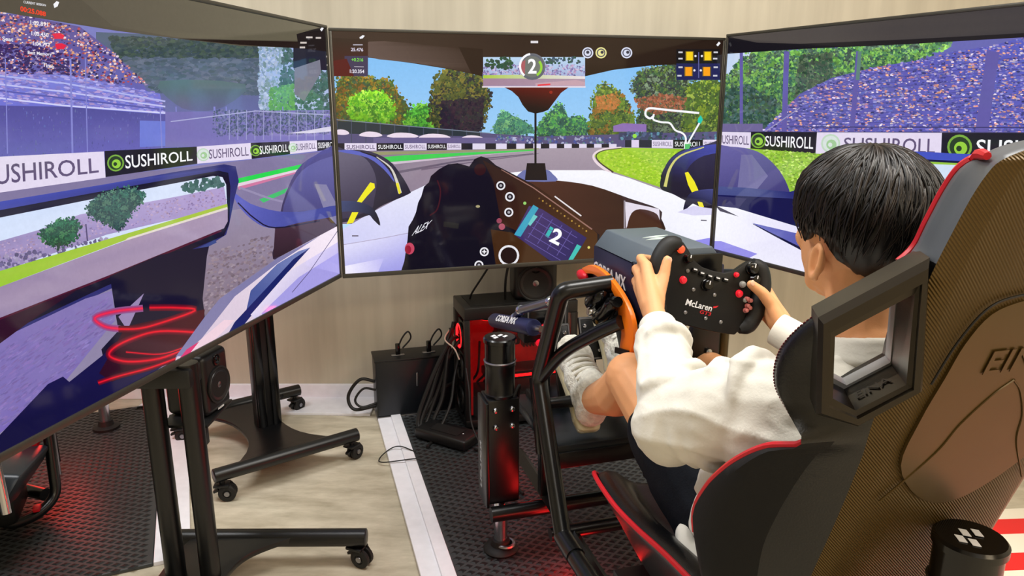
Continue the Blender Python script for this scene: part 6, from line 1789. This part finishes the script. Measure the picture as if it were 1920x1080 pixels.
for s in 'lr':
    el, wr = Jw[s + 'el'], Jw[s + 'wr']
    a, c = el.lerp(wr, .79), el.lerp(wr, 1.0 if s == 'l' else 1.10)
    MB().tube([a, a.lerp(c, .05), a.lerp(c, .5), a.lerp(c, .95), c, c, a.lerp(c, .6)], [.037, .038, .036, .035, .034, .030, .030], 24, cap=False).build('cuff', M_SHIRT, shirt, sm=60)

# shorts -----------------------------------------------------------
b = MB()
b.ball(Jw['pel'] - EZ * .01, (.165, .125, .085), RAX, 20, 12)
for s in 'lr':
    h, k = Jw[s + 'hip'], Jw[s + 'kn']
    b.limb(Jw['pel'], h, .10, .098)
    b.limb(h, h.lerp(k, .45), .098, .090).limb(h.lerp(k, .4), h.lerp(k, .66), .090, .080)
def sfold(p): return 0.003 * noise.noise(p * 22)
fuse(b, 'shorts', M_SHORT, pr, 0.006, 5, sfold)

# shoes ------------------------------------------------------------
def shoe(heel, toe, up, nm):
    heel, toe = G(*heel), G(*toe)
    ax_ = (toe - heel).normalized()
    up = (EU * up[0] + EV * up[1] + EZ * up[2]); up = (up - ax_ * up.dot(ax_)).normalized()
    sd = ax_.cross(up).normalized()
    L = (toe - heel).length
    def P(a, s, h): return heel + ax_ * (a * L) + sd * s + up * h
    m = MB()
    fr_ = (sd, ax_, up)
    m.ball(P(.13, 0, .050), (.042, .042, .050), fr_)
    m.ball(P(.30, 0, .050), (.044, .060, .056), fr_)
    m.ball(P(.52, 0, .042), (.048, .064, .050), fr_)
    m.ball(P(.74, 0, .032), (.052, .062, .042), fr_)
    m.ball(P(.88, 0, .026), (.044, .040, .033), fr_)
    m.limb(P(.15, 0, .05), P(.17, 0, .105), .044, .046)
    m.limb(P(.30, 0, .06), P(.25, 0, .108), .044, .044)
    m.limb(P(.48, 0, .06), P(.34, 0, .108), .036, .032)
    up_ = fuse(m, 'shoe', M_SHOE, pr, 0.004, 4, lambda p: 0.0012 * noise.noise(p * 120) + .0018 * noise.noise(p * 55))
    prof = [(-.02, .020), (.0, .030), (.12, .037), (.3, .036), (.5, .041), (.72, .049), (.88, .043), (.97, .028), (1.0, .010)]
    out = [P(a, w_, -.012 + (.012 if a > .9 else 0)) for a, w_ in prof] + [P(a, -w_, -.012 + (.012 if a > .9 else 0)) for a, w_ in prof[::-1]]
    MB().prism(out, up * .026, .006).build('sole', M_SOLE, up_)
    MB().prism([p + up * .010 for p in [heel + (q - heel) for q in out]], up * .005, .001).build('sole_stripe', M_SHIRT, up_)
    for k in range(5):
        a = .40 + k * .07
        h = .121 - k * .010
        MB().tube(curve_pts([P(a, -.036, h - .026), P(a + .012, -.015, h - .003), P(a + .012, .015, h - .003), P(a, .036, h - .026)], 5), .0042, 8).build('lace', M_SHIRT, up_)
    MB().tube(curve_pts([P(.36, -.012, .112), P(.40, -.004, .120), P(.42, .014, .114), P(.38, .034, .094)], 5), .003, 8).build('lace_bow', M_SHIRT, up_)
shoe((-.168, 1.075, .462), (-.160, 1.265, .640), (0, -.7, .7), 'left')
shoe((.010, 1.290, .505), (.010, 1.42, .735), (0, -.8, .6), 'right')
b = MB()
b.limb(Jw['ran'] + (Jw['rkn'] - Jw['ran']).normalized() * .02, Jw['ran'] + (Jw['rkn'] - Jw['ran']).normalized() * .10, .054, .050)
fuse(b, 'sock', mat('white sock', (236, 234, 228), 0.85, bump=.3, bscale=200), pr, .004, 3)

# hair -------------------------------------------------------------
crown = Vector((0.012, -0.045, 0.0))
HR = (.079, .099, .090)
hq = hc + EZ * .014
def limit(az):
    """polar angle (from the top) where the hair ends, az = 0 ahead, +-pi behind"""
    a = abs(az)
    pts = [(0, 1.30), (.5, 1.40), (.95, 1.72), (1.25, 1.95), (1.45, 1.72), (1.75, 1.80), (2.05, 2.38), (2.6, 2.68), (3.15, 2.72)]
    for (a0, v0), (a1, v1) in zip(pts, pts[1:]):
        if a <= a1: return v0 + (v1 - v0) * (a - a0) / (a1 - a0)
    return pts[-1][1]
def hp(az, po, ext):
    d = EU * (math.sin(az) * math.sin(po)) + EV * (math.cos(az) * math.sin(po)) + EZ * math.cos(po)
    n_ = (EU * (d.dot(EU) * (HR[0] + ext)) + EV * (d.dot(EV) * (HR[1] + ext)) + EZ * (d.dot(EZ) * (HR[2] + ext)))
    return hq + n_ - EV * .004
def thick(az, po):
    lm = limit(az)
    t = po / lm
    e = .021 * (1 - max(0, (t - .62)) / .38 * .72)
    if abs(az) > 2.0 and po > 1.5: e -= .006 * min(1, (po - 1.5) / .5)
    return e
NA, NP = 72, 26
vs, fs = [], []
for lay in (0, 1):
    for i in range(NP + 1):
        for k in range(NA):
            az = -math.pi + 2 * math.pi * k / NA
            po = limit(az) * i / NP
            wob = .0016 * math.sin(az * 23 + 3 * math.sin(po * 3)) * min(1, po) + .003 * noise.noise(Vector((az * 4, po * 1.5, 1)))
            vs.append(hp(az, max(po, 1e-3), (thick(az, po) + wob) if lay == 0 else -.006))
W_ = NA
for lay in (0, 1):
    o_ = lay * (NP + 1) * NA
    for i in range(NP):
        for k in range(NA):
            k2 = (k + 1) % NA
            fs.append((o_ + i * NA + k, o_ + i * NA + k2, o_ + (i + 1) * NA + k2, o_ + (i + 1) * NA + k))
for k in range(NA):
    k2 = (k + 1) % NA
    a_, b2 = NP * NA, (NP + 1) * NA + NP * NA
    fs.append((a_ + k, a_ + k2, b2 + k2, b2 + k))
hair = MB().add(vs, fs).build('hair', M_HAIR, pr, sm=80)
rnd = random.Random(5)
locks, locks2 = MB(), MB()
def lock(dst, az0, po0, az1, po1, lift, r):
    pts, rs = [], []
    n_ = 8
    for i in range(n_ + 1):
        t = i / n_
        az = az0 + (az1 - az0) * t; po = po0 + (po1 - po0) * t
        e = thick(az, po) + lift * math.sin(math.pi * min(1, t * 1.05)) ** .7 - .002 + (.004 * t if t > .8 else 0)
        pts.append(hp(az, po, e)); rs.append(r * (1 - .85 * max(0, t - .3) / .7) + .0003)
    dst.tube(pts, rs, 5)
for k in range(1500):
    az = rnd.uniform(-math.pi, math.pi)
    sw_ = rnd.gauss(.22, .18)
    p0 = rnd.uniform(.03, .9)
    p1 = min(limit(az + sw_) * rnd.uniform(.86, 1.05), p0 + rnd.uniform(.7, 1.3))
    lock(locks if rnd.random() < .62 else locks2, az, p0, az + sw_, p1, rnd.uniform(.0, .006), rnd.uniform(.0012, .0028))
o = locks.build('hair_locks', M_HAIR, hair, sm=80); o['kind'] = 'stuff'
o = locks2.build('hair_locks', M_HAIR2, hair, sm=80); o['kind'] = 'stuff'
